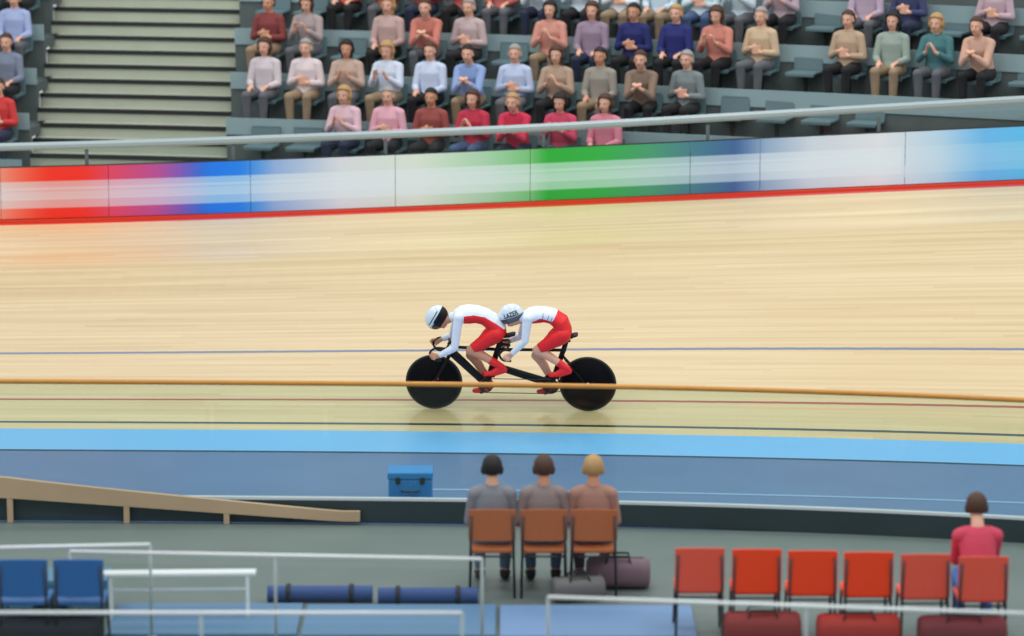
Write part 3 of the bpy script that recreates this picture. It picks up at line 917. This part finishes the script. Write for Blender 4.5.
mb = MB(); profile_sweep(mb, lambda x: rim(x, -.9, .35), [(0, 0), (6.0, 0), (6.0, .2), (0, .2)], -20, 15, n=30); mb.build('floor', M_conc, None, kind='structure', label='grey concourse floor behind the outer fence')

# stadium seats
M_seat = mat('seat_teal', (92, 118, 124), rough=.5)
def make_seat():
    r = empty('stadium_seat')
    mb = MB(); mb.box((0, -.02, .42), (.44, .40, .035), bevel=.014); mb.box((0, -.215, .405), (.42, .03, .05), bevel=.01); mb.build('seat_pan', M_seat, r)
    mb = MB(); rr = Matrix.Rotation(-.14, 3, 'X'); mb.box((0, .20, .555), (.43, .03, .25), rot=rr, bevel=.013); mb.box((0, .218, .67), (.40, .04, .03), rot=rr, bevel=.01); mb.build('backrest', M_seat, r)
    mb = MB(); mb.box((0, .06, .22), (.05, .05, .40), bevel=.008); mb.box((0, .06, .015), (.18, .14, .02), bevel=.004); mb.build('pedestal', M_blk_shade, r)
    return r
seat0 = make_seat(); KIDS[seat0.name] = list(seat0.children) if seat0.children else []
seat_kids = [o for o in COL.objects if o.parent == seat0]
used0 = [False]
def copy_thing(proto, kids, flag):
    if not flag[0]:
        flag[0] = True; return proto, kids
    r = proto.copy(); COL.objects.link(r); out = []
    for ch in kids:
        c = ch.copy(); COL.objects.link(c); c.parent = r; out.append(c)
        for g in SUBS.get(ch.name, ()):
            h = g.copy(); COL.objects.link(h); h.parent = c
    return r, out
SUBS = {}
def heading(x):
    return math.atan2(S(x + .05, 0, 0).y - S(x - .05, 0, 0).y, .1)
def seat_at(x, k, off=.61):
    a = heading(x); n = Vector((-math.sin(a), math.cos(a), 0))
    return S(x, row_d(k), row_z(k)) + n * off, a

# ------------------------------------------------------------------ seated and standing people
M_hair = [mat('hair_black', (24, 20, 20), rough=.7), mat('hair_brown', (72, 48, 34), rough=.7), mat('hair_blond', (176, 142, 92), rough=.7), mat('hair_grey', (150, 148, 145), rough=.7)]
HN = ['black', 'brown', 'blond', 'grey']
def make_person(pose, long_hair=False, k=1.0, voxel=.0105):
    root = empty('person'); f = Figure(voxel); lat = (1, 0, 0)
    lean = dict(upright=.0, forward=.16, clap=.03, fold=.0, phone=.04, stand=0).get(pose, 0)
    if pose == 'stand':
        P = lambda y, z: Vector((0, y, z))
        f.torso([(P(0, .86), .08, .12), (P(0, .93), .105, .16), (P(0, 1.02), .10, .145), (P(0, 1.15), .10, .145), (P(0, 1.28), .105, .16), (P(.01, 1.365), .082, .145), (P(.015, 1.42), .055, .085)], lat)
        neck, hc = P(.015, 1.42), P(-.02, 1.60)
        shz, shy = 1.38, .01
    else:
        P = lambda y, z: Vector((0, y - lean * max(0, (z - .5)) / .5, z))
        f.torso([(P(.0, .47), .09, .14), (P(.0, .54), .115, .17), (P(.01, .64), .105, .155), (P(0, .76), .10, .15), (P(-.01, .88), .105, .160), (P(0, .965), .082, .145), (P(0, 1.02), .058, .085)], lat)
        neck, hc = P(-.0, 1.03), P(-.03, 1.19) + Vector((0, -.02 if lean > .1 else 0, 0))
        shz, shy = P(0, .975).z, P(0, .975).y
    for q in (-1, 1):
        sh = Vector((q * .168, shy, shz - .025))
        f.limb('shoulder', Vector((q * .10, shy, shz - .002)), sh, .056, .055)
        if pose == 'stand':
            el, wr = sh + Vector((q * .05, .02, -.29)), sh + Vector((q * .06, -.06, -.54)); hd, hn = (0, -.1, -1), (-q, 0, 0)
            hip = Vector((q * .09, 0, .90)); kn = Vector((q * .10, -.01, .49)); an = Vector((q * .11, .02, .09)); toe = Vector((q * .13, -.15, .035))
        else:
            hip = Vector((q * .09, -.02, .50)); kn = Vector((q * .135, -.43, .52)); an = Vector((q * .12, -.40, .10)); toe = Vector((q * .14, -.56, .04))
            if pose == 'upright': el, wr = sh + Vector((q * .05, -.06, -.28)), Vector((q * .12, -.26, .635)); hd, hn = (-q * .15, -1, -.12), (0, 0, -1)
            elif pose == 'forward': el, wr = Vector((q * .17, shy - .18, .68)), Vector((q * .05, shy - .30, .80)); hd, hn = (-q * .5, -.4, .5), (-q, 0, 0)
            elif pose == 'clap': el, wr = sh + Vector((q * .06, -.08, -.26)), sh + Vector((-q * .10, -.27, -.14)); hd, hn = (-q * .3, -.4, .9), (-q, 0, 0)
            elif pose == 'fold': el, wr = sh + Vector((q * .07, -.03, -.27)), sh + Vector((-q * .10, -.20, -.22 - .03 * q)); hd, hn = (-q, -.1, .05), (0, 1, 0)
            else: el, wr = sh + Vector((q * .05, -.10, -.25)), sh + Vector((-q * .08, -.30, -.12)); hd, hn = (-q * .2, -.3, .8), (-q * .6, -.5, 0)
        f.limb('arm', sh, el, .054, .041); f.limb('fore', el, wr, .040, .027)
        f.hand(wr, hd, hn, curl=.5 if pose != 'clap' else .15, thumb=-q if pose != 'stand' else q)
        f.limb('hip', hip + Vector((0, .03, .02)), hip.lerp(kn, .2), .10, .092); f.limb('thigh', hip.lerp(kn, .1), kn, .092, .06)
        cf = kn.lerp(an, .3) + Vector((0, .015, 0)); f.limb('shin', kn, cf, .056, .057); f.limb('shin2', cf, an, .056, .042)
        f.limb('foot', an + Vector((0, .01, -.03)), toe, .045, .035); f.limb('foot', an, an + Vector((0, .02, -.045)), .043, .042)
    tilt = -.25 if pose == 'phone' else -.06
    f.add_head(hc, (0, tilt, 1), (0, -1, tilt), neck, k=1.09)
    body = f.fuse(M_skin, root)
    c, la, fw, up, kk = f.head
    f.peel('trousers', lambda tg, t, co: tg in ('hip', 'thigh', 'shin') or (tg == 'shin2' and t < .93) or (tg == 'torso' and co.z < (.97 if pose == 'stand' else .56)), .009, mat('trousers_navy', (38, 44, 62), rough=.85), root)
    f.peel('shirt', lambda tg, t, co: tg in ('shoulder', 'arm') or (tg == 'fore' and t < .85) or (tg == 'torso' and (.94 if pose == 'stand' else .535) <= co.z < (1.45 if pose == 'stand' else 1.052 - lean * .1)), .014, mat('shirt_grey', (150, 150, 155), rough=.85), root)
    f.peel('shoe', lambda tg, t, co: tg == 'foot' and co.x < 0, .007, M_blk_shade, root); f.peel('shoe', lambda tg, t, co: tg == 'foot' and co.x > 0, .007, M_blk_shade, root)
    def hz(tg, t, co):
        if tg not in ('head', 'neck'): return False
        v = co - c; a, b, h = v.dot(la), v.dot(fw), v.dot(up)
        if long_hair and b < .02 and h > -.14 and tg in ('head', 'neck') and (abs(a) > .03 or b < 0): return True
        return h > .062 + (.02 if b > .05 else 0) or (b < .0 and h > -.045)
    hair = f.peel('hair', hz, .019 if not long_hair else .028, M_hair[1], root)
    f.face(root)
    root['pose'] = pose
    return root
def kids_of(root):
    ks = [o for o in COL.objects if o.parent == root]
    for q in ks:
        g = [o for o in COL.objects if o.parent == q]
        if g: SUBS[q.name] = g
    return ks
PROTO = {}
for pose, lh in (('upright', False), ('upright', True), ('forward', False), ('clap', True), ('fold', False), ('phone', True), ('stand', False)):
    r = make_person(pose, lh); del r['pose']; PROTO[pose, lh] = (r, kids_of(r), [False])
POSES = {'upright': 'hands on knees', 'forward': 'leaning forward', 'clap': 'clapping hands', 'fold': 'arms folded', 'phone': 'raised hands', 'stand': 'standing'}
SEEN = {}
SKN = [M_skin, M_skin2, M_skin3]
def put_person(pose, lh, loc, rot, shirt, sname, hair, trous, label, group, skin=0, cat='person'):
    p, ks, fl_ = PROTO[pose, lh]
    r, ks = copy_thing(p, ks, fl_)
    r.location = loc; r.rotation_euler = (0, 0, rot)
    sm = mat('shirt_%d_%d_%d' % tuple(shirt), shirt, rough=.85, bump=.2, bscale=14)
    tm = mat('trousers_%d_%d_%d' % tuple(trous), trous, rough=.85)
    for ch in ks:
        n = ch.name.split('.')[0]
        m = {'shirt': sm, 'trousers': tm, 'hair': M_hair[hair], 'body': SKN[skin]}.get(n)
        if m:
            ch.material_slots[0].link = 'OBJECT'; ch.material_slots[0].material = m
    props(r, label=label, cat=cat, group=group)
    SEEN[label] = SEEN.get(label, 0) + 1
    return r
NAVY, BLK, GRY, TAN, JEAN = (38, 46, 72), (30, 30, 33), (95, 98, 104), (150, 130, 105), (70, 92, 130)
CROWD = [  # (px, row, shirt, word, hair, long, trousers, pose, skin)
    (8, 0, (205, 60, 60), 'red', 1, 0, NAVY, 'fold', 0), (40, 0, (190, 75, 75), 'faded red', 2, 1, BLK, 'upright', 0),
    (428, 0, (150, 75, 70), 'brick', 0, 0, BLK, 'fold', 1), (462, 0, (190, 50, 75), 'crimson', 1, 1, JEAN, 'clap', 0), (500, 0, (205, 50, 80), 'crimson', 2, 0, NAVY, 'forward', 0),
    (536, 0, (200, 70, 100), 'rose', 0, 1, GRY, 'phone', 0), (574, 0, (215, 130, 150), 'pink', 1, 1, TAN, 'upright', 0), (612, 0, (225, 170, 185), 'pale pink', 3, 0, BLK, 'fold', 0),
    (650, 0, (218, 185, 195), 'pale pink', 2, 1, NAVY, 'clap', 0),
    (16, 1, (120, 130, 150), 'slate', 1, 0, BLK, 'upright', 0), (48, 1, (140, 150, 165), 'grey', 0, 0, NAVY, 'fold', 1),
    (262, 1, (205, 195, 200), 'pale grey', 1, 1, GRY, 'upright', 0), (296, 1, (220, 205, 208), 'off-white', 3, 0, TAN, 'fold', 0), (330, 1, (190, 165, 150), 'beige', 0, 1, GRY, 'clap', 1),
    (362, 1, (205, 215, 232), 'pale blue', 2, 1, TAN, 'phone', 0), (397, 1, (200, 212, 235), 'pale blue', 1, 0, BLK, 'upright', 0), (434, 1, (140, 165, 212), 'sky blue', 0, 0, TAN, 'forward', 0),
    (470, 1, (185, 200, 228), 'pale blue', 3, 0, GRY, 'fold', 0), (522, 1, (175, 150, 130), 'tan', 1, 1, BLK, 'clap', 0), (562, 1, (150, 145, 135), 'stone', 0, 0, TAN, 'upright', 1), (628, 1, (135, 115, 100), 'brown', 1, 0, BLK, 'forward', 0),
    (690, 1, (120, 130, 132), 'slate', 3, 0, BLK, 'fold', 0),
    (12, 2, (160, 175, 215), 'lavender', 2, 0, GRY, 'upright', 0), (44, 2, (175, 185, 220), 'lavender', 1, 1, JEAN, 'clap', 0),
    (272, 2, (130, 60, 60), 'maroon', 0, 0, TAN, 'fold', 1), (312, 2, (165, 150, 150), 'mushroom', 1, 1, GRY, 'phone', 0), (388, 2, (190, 160, 155), 'dusty pink', 2, 1, BLK, 'upright', 0),
    (446, 2, (195, 120, 105), 'salmon', 1, 0, GRY, 'forward', 0), (486, 2, (185, 165, 165), 'mushroom', 3, 0, BLK, 'clap', 0), (546, 2, (205, 145, 130), 'salmon', 0, 1, TAN, 'clap', 0),
    (592, 2, (150, 130, 150), 'mauve', 1, 1, NAVY, 'upright', 0), (636, 2, (30, 38, 100), 'navy', 0, 0, BLK, 'fold', 1), (676, 2, (35, 42, 110), 'navy', 2, 0, BLK, 'upright', 0),
    (722, 2, (200, 130, 115), 'salmon', 1, 1, BLK, 'phone', 0), (772, 2, (200, 175, 145), 'sand', 3, 0, GRY, 'fold', 0), (830, 2, (185, 160, 135), 'tan', 1, 0, BLK, 'clap', 0), (884, 2, (150, 165, 155), 'sage', 0, 1, TAN, 'upright', 0),
    (936, 2, (70, 120, 125), 'teal', 2, 1, GRY, 'clap', 0), (988, 2, (205, 165, 145), 'peach', 1, 0, BLK, 'forward', 0),
    (10, 3, (190, 205, 222), 'pale blue', 1, 0, BLK, 'fold', 0), (42, 3, (180, 200, 215), 'pale blue', 3, 1, NAVY, 'upright', 0),
    (352, 3, (200, 85, 75), 'red', 1, 0, BLK, 'upright', 0), (388, 3, (205, 75, 65), 'red', 2, 1, GRY, 'clap', 0), (426, 3, (195, 85, 78), 'red', 0, 0, NAVY, 'fold', 1), (466, 3, (190, 95, 85), 'coral', 1, 1, BLK, 'phone', 0), (504, 3, (185, 100, 95), 'coral', 3, 0, GRY, 'upright', 0),
    (560, 3, (215, 225, 235), 'white', 1, 0, NAVY, 'forward', 0), (596, 3, (205, 220, 230), 'white', 2, 1, BLK, 'clap', 0), (632, 3, (220, 228, 236), 'white', 0, 0, TAN, 'fold', 0), (668, 3, (195, 215, 228), 'pale blue', 1, 0, TAN, 'upright', 0),
    (704, 3, (205, 222, 230), 'white', 3, 0, JEAN, 'fold', 0), (742, 3, (190, 205, 215), 'pale grey', 2, 1, GRY, 'phone', 0), (800, 3, (175, 155, 165), 'mauve', 1, 1, BLK, 'clap', 0),
    (868, 3, (185, 165, 185), 'lilac', 0, 1, GRY, 'upright', 0), (930, 3, (60, 68, 105), 'navy', 1, 0, NAVY, 'fold', 0), (990, 3, (190, 165, 175), 'dusty pink', 2, 0, BLK, 'clap', 0)]
def x_at(px, k, up=.6):
    lo, hi = -14, 12
    for _ in range(40):
        m_ = (lo + hi) / 2
        p, a = seat_at(m_, k)
        if proj(p + Vector((0, 0, up)))[0] < px: lo = m_
        else: hi = m_
    return lo
SHORT = {0: 'behind the top rail', 1: 'second seat row', 2: 'third seat row', 3: 'fourth seat row'}
seat_slots = {}
taken = set()
for k in range(0, NR):
    for a, b in ((-13.5, STX0 - .15), (STX1 + .15, row_right(k) - .15)):
        n = int((b - a) / .56)
        for i in range(n): seat_slots.setdefault(k, []).append(a + .25 + (b - a) / max(n, 1) * i)
HPOS = {False: 'short', True: 'long'}
for px, k, sh, w_, h, lh, tr, pose, sk in CROWD:
    x = x_at(px, k); cand = [q for q in seat_slots[k] if (k, q) not in taken]
    x = min(cand, key=lambda q: abs(q - x)); taken.add((k, x))
    if (pose, bool(lh)) not in PROTO: pose = {1: 'clap', 0: 'fold'}[lh] if pose not in ('upright',) else pose
    if (pose, bool(lh)) not in PROTO: lh = not lh
    p, a = seat_at(x, k)
    lab = 'spectator in %s top, %s %s hair, %s, %s' % (w_, 'long' if lh else 'short', HN[h], POSES[pose], SHORT[k])
    if lab in SEEN: raise Exception('label twice ' + lab)
    put_person(pose, bool(lh), p, a + random.uniform(-.12, .12), sh, w_, h, tr, lab, 'spectators in the grandstand', sk)
nseat = 0
for k in range(0, 6):
    for x in seat_slots[k]:
        p, a = seat_at(x, k)
        q = proj(p + Vector((0, 0, .8)))
        if q[0] < -60 or q[0] > 1090 or q[1] < -25: continue
        r, ks = copy_thing(seat0, seat_kids, used0)
        r.location = p + Vector((-math.sin(a), math.cos(a), 0)) * .0; r.rotation_euler = (0, 0, a)
        occ = (k, x) in taken; nseat += 1
        if occ: props(r, label='teal grey stadium seat with a spectator sitting on it, %s row' % ORD[k], cat='seat', group='occupied seats, %s row' % ORD[k])
        else: props(r, label='empty teal grey stadium seat in the %s row of the stand' % ORD[k], cat='seat', group='empty seats, %s row' % ORD[k])
print('seats', nseat, 'people', len(CROWD))

# ------------------------------------------------------------------ infield: chairs, partitions, kit
Z0 = -.063
M_tube = mat('chair_tube', (60, 62, 66), rough=.35, metal=.6)
def make_chair(name, m, bh=.34):
    r = empty(name)
    mb = MB(); mb.box((0, 0, .45), (.44, .43, .045), bevel=.018); mb.build('seat', m, r)
    mb = MB(); rows = []
    for i in range(7):     # gently curved back panel
        pass
    rr = Matrix.Rotation(-.12, 3, 'X')
    for i in range(9):
        u = -1 + i / 4; rows.append([Vector((u * .225, .20 - .035 * (1 - u * u) * -1 + o, .86 - bh if t == 0 else .86 + .012 * (1 - u * u))) for o, t in ((0, 0), (.025, 0), (.045, 1), (.02, 1))])
    mb.rings(rows, smooth=False); mb.build('backrest', m, r)
    for sx in (-1, 1):
        mb = MB(); mb.tube([(sx * .20, -.20, .43), (sx * .215, -.235, 0)], .0125, seg=8); mb.build('leg', M_tube, r)
        mb = MB(); mb.tube([(sx * .20, .255, .80), (sx * .205, .225, .45), (sx * .215, .26, 0)], .0125, seg=8); mb.build('leg', M_tube, r)
    mb = MB(); mb.tube([(-.21, .22, .40), (.21, .22, .40)], .01, seg=8); mb.tube([(-.21, -.2, .41), (.21, -.2, .41)], .01, seg=8)
    for sx in (-1, 1): mb.tube([(sx * .2, -.21, .41), (sx * .2, .22, .41)], .011, seg=8)
    mb.build('seat_frame', M_tube, r)
    return r
CH = {}
def chair(kind, m, px, py, label, group, rot=PI, z=.87, bh=.34):
    """chair with its backrest top seen at (px, py); rot PI: back to the infield"""
    if kind not in CH:
        r = make_chair('stacking_chair', m, bh); CH[kind] = (r, kids_of(r), [False])
    p, ks, fl_ = CH[kind]; r, ks = copy_thing(p, ks, fl_)
    g = ground(px, py, Z0 + z); 
    r.location = (g.x, g.y + (.24 if abs(rot) > 2 else -.24), Z0); r.rotation_euler = (0, 0, rot)
    props(r, label=label, cat='chair', group=group)
    for ch in ks:
        if ch.name.split('.')[0] in ('seat', 'backrest'):
            ch.material_slots[0].link = 'OBJECT'; ch.material_slots[0].material = m
    return r
M_or, M_red2 = mat('chair_orange_red', (238, 66, 20), rough=.5), mat('chair_red', (222, 84, 66), rough=.55)
M_br = mat('chair_brown', (172, 98, 55), rough=.55); M_bl = mat('chair_blue', (40, 100, 165), rough=.5)
reds = [(700, 547.5, M_red2, 'faded red stacking chair at the pen end, beside the grey bags'), (757, 548.5, M_or, 'orange red stacking chair, first bright one from the grey bags'), (813, 550, M_or, 'orange red stacking chair in the middle of the row'), (869, 551.5, M_or, 'orange red stacking chair beside the faded red one'),
        (926, 553.5, M_red2, 'faded red stacking chair between the orange ones and the seated official'), (984, 556, M_red2, 'faded red stacking chair under the seated official')]
for px, py, m, lb in reds: chair('r', m, px, py, lb, 'red chairs in the pen', bh=.40)
for px, lb in ((22, 'blue stacking chair at the frame edge beside the teal case'), (78, 'blue stacking chair next to the narrow white bench')):
    chair('b', M_bl, px, 559, lb, 'blue chairs in the pen')
ppl = [(492, 'seated official in grey top with black hair on the brown chair nearest the blue crate', (128, 132, 140), 0, (90, 110, 130)), (544, 'seated official in grey top with brown hair on the middle brown chair', (140, 128, 128), 1, (80, 100, 125)), (594, 'seated official in pale brown top with blond hair on the last brown chair', (165, 125, 112), 2, (95, 80, 92))]
for i, (px, lb, sc_, h, tr) in enumerate(ppl):
    c = chair('n', M_br, px, 509, 'brown stacking chair under the ' + ['black haired', 'brown haired', 'blond'][i] + ' official', 'brown chairs behind the barrier', bh=.30)
    put_person('upright' if i != 1 else 'fold', False, c.location + Vector((0, .06, 0)), PI, sc_, 'grey', h, tr, lb, 'officials seated behind the barrier', 1 if i else 0)
c = [o for o in COL.objects if o.get('label') == reds[5][3]][0]
put_person('forward', False, c.location + Vector((0, .06, 0)), PI, (205, 70, 95), 'pink', 1, (70, 120, 190), 'official in pink red top and blue trousers leaning forward on a red chair', 'officials seated behind the barrier', 0)

M_rail = mat('rail_white', (232, 238, 240), rough=.3)
M_acr = glass_mat('clear_acrylic', (.97, .98, .975), .02)
def partition(a, b, label, h=.9, pan=True):
    """white-topped clear pen divider seen from a to b (px, py of its top rail)"""
    A, B = ground(a[0], a[1], Z0 + h), ground(b[0], b[1], Z0 + h)
    r = empty('pen_divider', ((A + B) / 2) - Vector((0, 0, h)), label=label, cat='divider', group='pen dividers')
    o = r.location.copy(); d = (B - A); Ln = d.length; d.normalize(); R = Matrix.Rotation(math.atan2(d.y, d.x), 3, 'Z')
    mb = MB(); mb.tube([A - o, B - o], .017, seg=10); mb.build('top_rail', M_rail, r)
    n = max(1, round(Ln / 2.4))
    for i in range(n + 1):
        p = A.lerp(B, i / n) - o; mb = MB(); mb.tube([(p.x, p.y, .0), (p.x, p.y, h)], .014, seg=8); mb.box((p.x, p.y, .01), (.08, .30, .02), bevel=.004); mb.build('post', mat('post_pale', (160, 172, 174), rough=.4), r)
    for i in range(n):
        p = (A.lerp(B, (i + .5) / n) - o); p.z = h * .5; mb = MB(); mb.box(p, (Ln / n - .06, .006, h * .78), rot=R); mb.build('panel', M_acr, r)
partition((70, 551.5), (482, 559), 'clear pen divider with white top rail behind the narrow white bench')
partition((-40, 548.5), (150, 544.5), 'short white-topped pen divider farthest out beside the blue chairs')
partition((-60, 612.5), (462, 613), 'long clear pen divider with white top rail in front of the blue mats')
partition((548, 597), (1070, 615), 'clear pen divider with white top rail in front of the red chairs')

def gp(px, py, h=0): return ground(px, py, Z0 + h)
# narrow white bench
a, b = gp(102, 572, .46), gp(256, 570.5, .46)
r = empty('bench', (a + b) / 2 - Vector((0, 0, .46)), (0, 0, math.atan2((b - a).y, (b - a).x)), label='narrow white bench with a lower stretcher in front of the pen divider', cat='bench')
l = (b - a).length
mb = MB(); mb.box((0, 0, .445), (l, .16, .03), bevel=.006); mb.build('bench_top', M_rail, r)
for s_ in (-1, 1):
    for t in (-.055, .055):
        mb = MB(); mb.box((s_ * (l / 2 - .08), t, .215), (.03, .03, .43), bevel=.004); mb.build('leg', M_rail, r)
mb = MB(); mb.box((0, -.055, .30), (l - .19, .02, .02), bevel=.004); mb.build('stretcher', M_chan, r)

def crate(px, py, w, d, h, m, name, label, cat, rot=0.0, group=None):
    """kit case with its front top edge seen at (px, py)"""
    g = gp(px, py, h); r = empty(name, (g.x, g.y + d / 2, Z0), (0, 0, rot), label=label, cat=cat, group=group)
    mb = MB(); mb.box((0, 0, h * .41), (w, d, h * .82), bevel=.02)
    for i in range(-1, 2): mb.box((i * w * .3, -d / 2 - .004, h * .4), (.03, .016, h * .6), bevel=.004)
    mb.build('body', m, r)
    mb = MB(); mb.box((0, 0, h * .91), (w + .02, d + .02, h * .17), bevel=.015); mb.build('lid', m, r)
    for s_ in (-1, 1):
        mb = MB(); mb.box((s_ * w * .28, -d / 2 - .012, h * .8), (.05, .02, .07), bevel=.005); mb.build('latch', M_tube, r)
    mb = MB(); mb.tube([(-.09, -d / 2 - .01, h * .55), (-.08, -d / 2 - .045, h * .55), (.08, -d / 2 - .045, h * .55), (.09, -d / 2 - .01, h * .55)], .01, seg=8); mb.build('handle', M_tube, r)
    return r
crate(52, 580, 1.0, .5, .36, mat('case_teal', (78, 130, 155), rough=.5), 'equipment_case', 'large teal blue equipment case beside the blue chairs', 'case')
cb = crate(430, 470, .46, .36, .44, mat('crate_blue', (50, 138, 215), rough=.5), 'storage_crate', 'bright blue plastic crate standing in the safety zone behind the barrier', 'crate')
p = track((430 - 512) / 92, -3.7); cb.location = (p.x, p.y, Z0)

def rolled(px, py, ln, r_, m, label, rot=0.0):
    g = gp(px, py, r_); r = empty('rolled_mat', (g.x, g.y, Z0 + r_), (0, 0, rot), label=label, cat='rolled mat', group='rolled mats in the pen')
    mb = MB(); pts = []; n = 90
    out = []
    for j in range(n + 1):
        a = j / n * 2 * PI * 4; q = r_ * (.25 + .75 * j / n); out.append((q * math.cos(a), q * math.sin(a)))
    th = .011; ring = [Vector((0, x, z)) for x, z in out]; inner = [Vector((0, x * (1 - th / max(.02, math.hypot(x, z))), z * (1 - th / max(.02, math.hypot(x, z))))) for x, z in reversed(out)]
    sec = ring + inner
    mb.rings([[p_ + Vector((-ln / 2, 0, 0)) for p_ in sec], [p_ + Vector((ln / 2, 0, 0)) for p_ in sec]], smooth=False); mb.build('roll', m, r)
    for s_ in (-1, 1):
        mb = MB(); k = 28; mb.rings([[Vector((s_ * ln * .3 + dx, (r_ + dr) * math.cos(2 * PI * i / k), (r_ + dr) * math.sin(2 * PI * i / k))) for i in range(k)] for dx, dr in ((-.02, .001), (-.02, .006), (.02, .006), (.02, .001))], close=True); mb.build('strap', M_blk_shade, r)
M_nv = mat('mat_navy', (46, 76, 132), rough=.7)
rolled(320, 593, 1.0, .085, M_nv, 'navy blue rolled mat lying nearest the narrow white bench')
rolled(428, 595, .95, .085, M_nv, 'navy blue rolled mat lying between its neighbour mat and the grey bags')
def gym_mat(a, b, dy, m, label):
    A, B = gp(*a), gp(*b); c = (A + B) / 2
    mb = MB(); mb.box((0, 0, .02), ((B - A).length, dy, .04), bevel=.012)
    for i in (-1, 1): mb.box((i * (B - A).length / 6, 0, .0385), (.012, dy - .02, .006))
    props(mb.build('exercise_mat', m, None, loc=(c.x, c.y, Z0)), label, 'mat', 'exercise mats on the pen floor')
M_sb = mat('mat_steel', (84, 124, 160), rough=.6)
gym_mat((112, 622), (300, 622), 1.1, M_sb, 'steel blue exercise mat under the front divider, beside the black bag')
gym_mat((304, 623), (496, 623), 1.1, M_sb, 'steel blue exercise mat in the middle of the three')
gym_mat((500, 624), (694, 624), 1.1, mat('mat_pale', (104, 138, 180), rough=.6), 'pale blue exercise mat beside the dark red bags')

def bag(px, py, ln, r_, m, name, label, rot=0.0, group=None, sq=.8):
    """holdall: soft barrel with end caps, handles, strap; centre seen at (px, py)"""
    g = gp(px, py, r_); r = empty(name, (g.x, g.y, Z0), (0, 0, rot), label=label, cat='bag', group=group)
    secs = []
    for f_, q in ((-.5, .55), (-.49, .82), (-.44, .97), (-.3, 1.0), (-.1, .97), (.1, .98), (.3, 1.0), (.44, .97), (.49, .82), (.5, .55)):
        secs.append([Vector((f_ * ln, r_ * q * 1.1 * math.copysign(abs(math.cos(t)) ** sq, math.cos(t)), r_ * .98 + r_ * q * .97 * math.copysign(abs(math.sin(t)) ** sq, math.sin(t)))) for t in [2 * PI * i / 24 for i in range(24)]])
    mb = MB(); mb.rings(secs); mb.build('body', m, r)
    for s_ in (-1, 1):
        mb = MB(); mb.tube([(-ln * .2, s_ * r_ * .75, r_ * 1.6), (-ln * .16, s_ * r_ * .5, r_ * 2.15), (ln * .16, s_ * r_ * .5, r_ * 2.15), (ln * .2, s_ * r_ * .75, r_ * 1.6)], .011, seg=6, flat=1.6); mb.build('handle', M_blk_shade, r)
    mb = MB(); mb.box((0, 0, r_ * 1.955), (ln * .8, .014, .008)); mb.build('zip', M_tube, r)
bag(618, 572, .62, .15, mat('bag_mauve', (118, 98, 108), rough=.85), 'holdall', 'mauve grey holdall beside the faded red chair at the pen end')
bag(578, 588, .5, .12, mat('bag_grey', (104, 104, 104), rough=.85), 'holdall', 'small dark grey holdall in front of the mauve one', .2)
bag(50, 630, .95, .17, mat('bag_black', (18, 26, 40), rough=.8), 'holdall', 'black holdall on the floor at the front, beside the steel blue mats')
bag(762, 628, .7, .16, mat('bag_dred', (128, 42, 42), rough=.85), 'holdall', 'dark red holdall beside the pale blue mat', group='red holdalls')
bag(858, 630, .75, .16, mat('bag_red', (160, 44, 36), rough=.85), 'holdall', 'brighter red holdall between the two dark ones', group='red holdalls')
bag(962, 632, .8, .16, mat('bag_dred2', (108, 40, 48), rough=.85), 'holdall', 'maroon holdall at the frame edge under the divider', group='red holdalls')

# tapering timber ramp leaning along the plinth
def ramp():
    secs = []; N = 24
    for i in range(N + 1):
        px = -40 + 400 * i / N; t = max(0, (px)) / 340
        x = (px - 512) / 95.5
        base = fl(x)
        yt, yb = 476 + (511 - 476) * min(1, t) ** .9, 497 + (521 - 497) * min(1, t)
        n = side(x)[0]; o = base - n * .13
        top = on_plane(px, yt, o, n); bot = on_plane(px, yb, o, n)
        secs.append([top - n * .03 - base * 0, top + n * .03, bot + n * .03, bot - n * .03])
    c = sum((s_[0] for s_ in secs), Vector()) / len(secs); c.z = Z0
    r = empty('timber_ramp', c, label='long tapering timber board leaning along the dark plinth', cat='board')
    mb = MB(); mb.rings([[p_ - c for p_ in s_] for s_ in secs], smooth=False); mb.build('plank', mat('ramp_timber', (182, 158, 128), rough=.6, var=.2, bscale=1.2), r)
    for i in (3, 10, 16):
        p_ = secs[i][3] - c; h = secs[i][3].z - Z0
        if h > .03: mb = MB(); mb.box((p_.x, p_.y + .03, h / 2), (.06, .05, h), bevel=.004); mb.build('support', mat('ramp_timber', (176, 144, 104)), r)
ramp()
for k_, v_ in SEEN.items():
    if v_ > 1: print('DUP', k_)
for (ps, lh), (r, ks, fl_) in PROTO.items():
    if not fl_[0]:
        print('unused proto', ps, lh)
        for q in ks:
            for g in SUBS.get(q.name, ()): bpy.data.objects.remove(g)
            bpy.data.objects.remove(q)
        bpy.data.objects.remove(r)
WORLD, LE = 0.72, 480
# ------------------------------------------------------------------ light
w = bpy.data.worlds.new('world'); SC.world = w; w.use_nodes = True
w.node_tree.nodes['Background'].inputs['Color'].default_value = (.93, .97, 1.0, 1)
w.node_tree.nodes['Background'].inputs['Strength'].default_value = WORLD
def area(x, y, z, sx, sy, e, tgt=(0, 5, 0)):
    l = bpy.data.lights.new('hall_light', 'AREA'); l.shape = 'RECTANGLE'; l.size = sx; l.size_y = sy; l.energy = e; l.color = (1, .985, .95)
    o = bpy.data.objects.new('hall_light', l); COL.objects.link(o); o.location = (x, y, z)
    o.rotation_euler = (Vector(tgt) - Vector((x, y, z))).to_track_quat('-Z', 'Y').to_euler()
for x in (-12, 0, 12):
    for y in (-16, -4, 8):
        area(x, y, 15, 6, 3, LE, (x * .9, y + 1, 0))
bpy.context.view_layer.update()
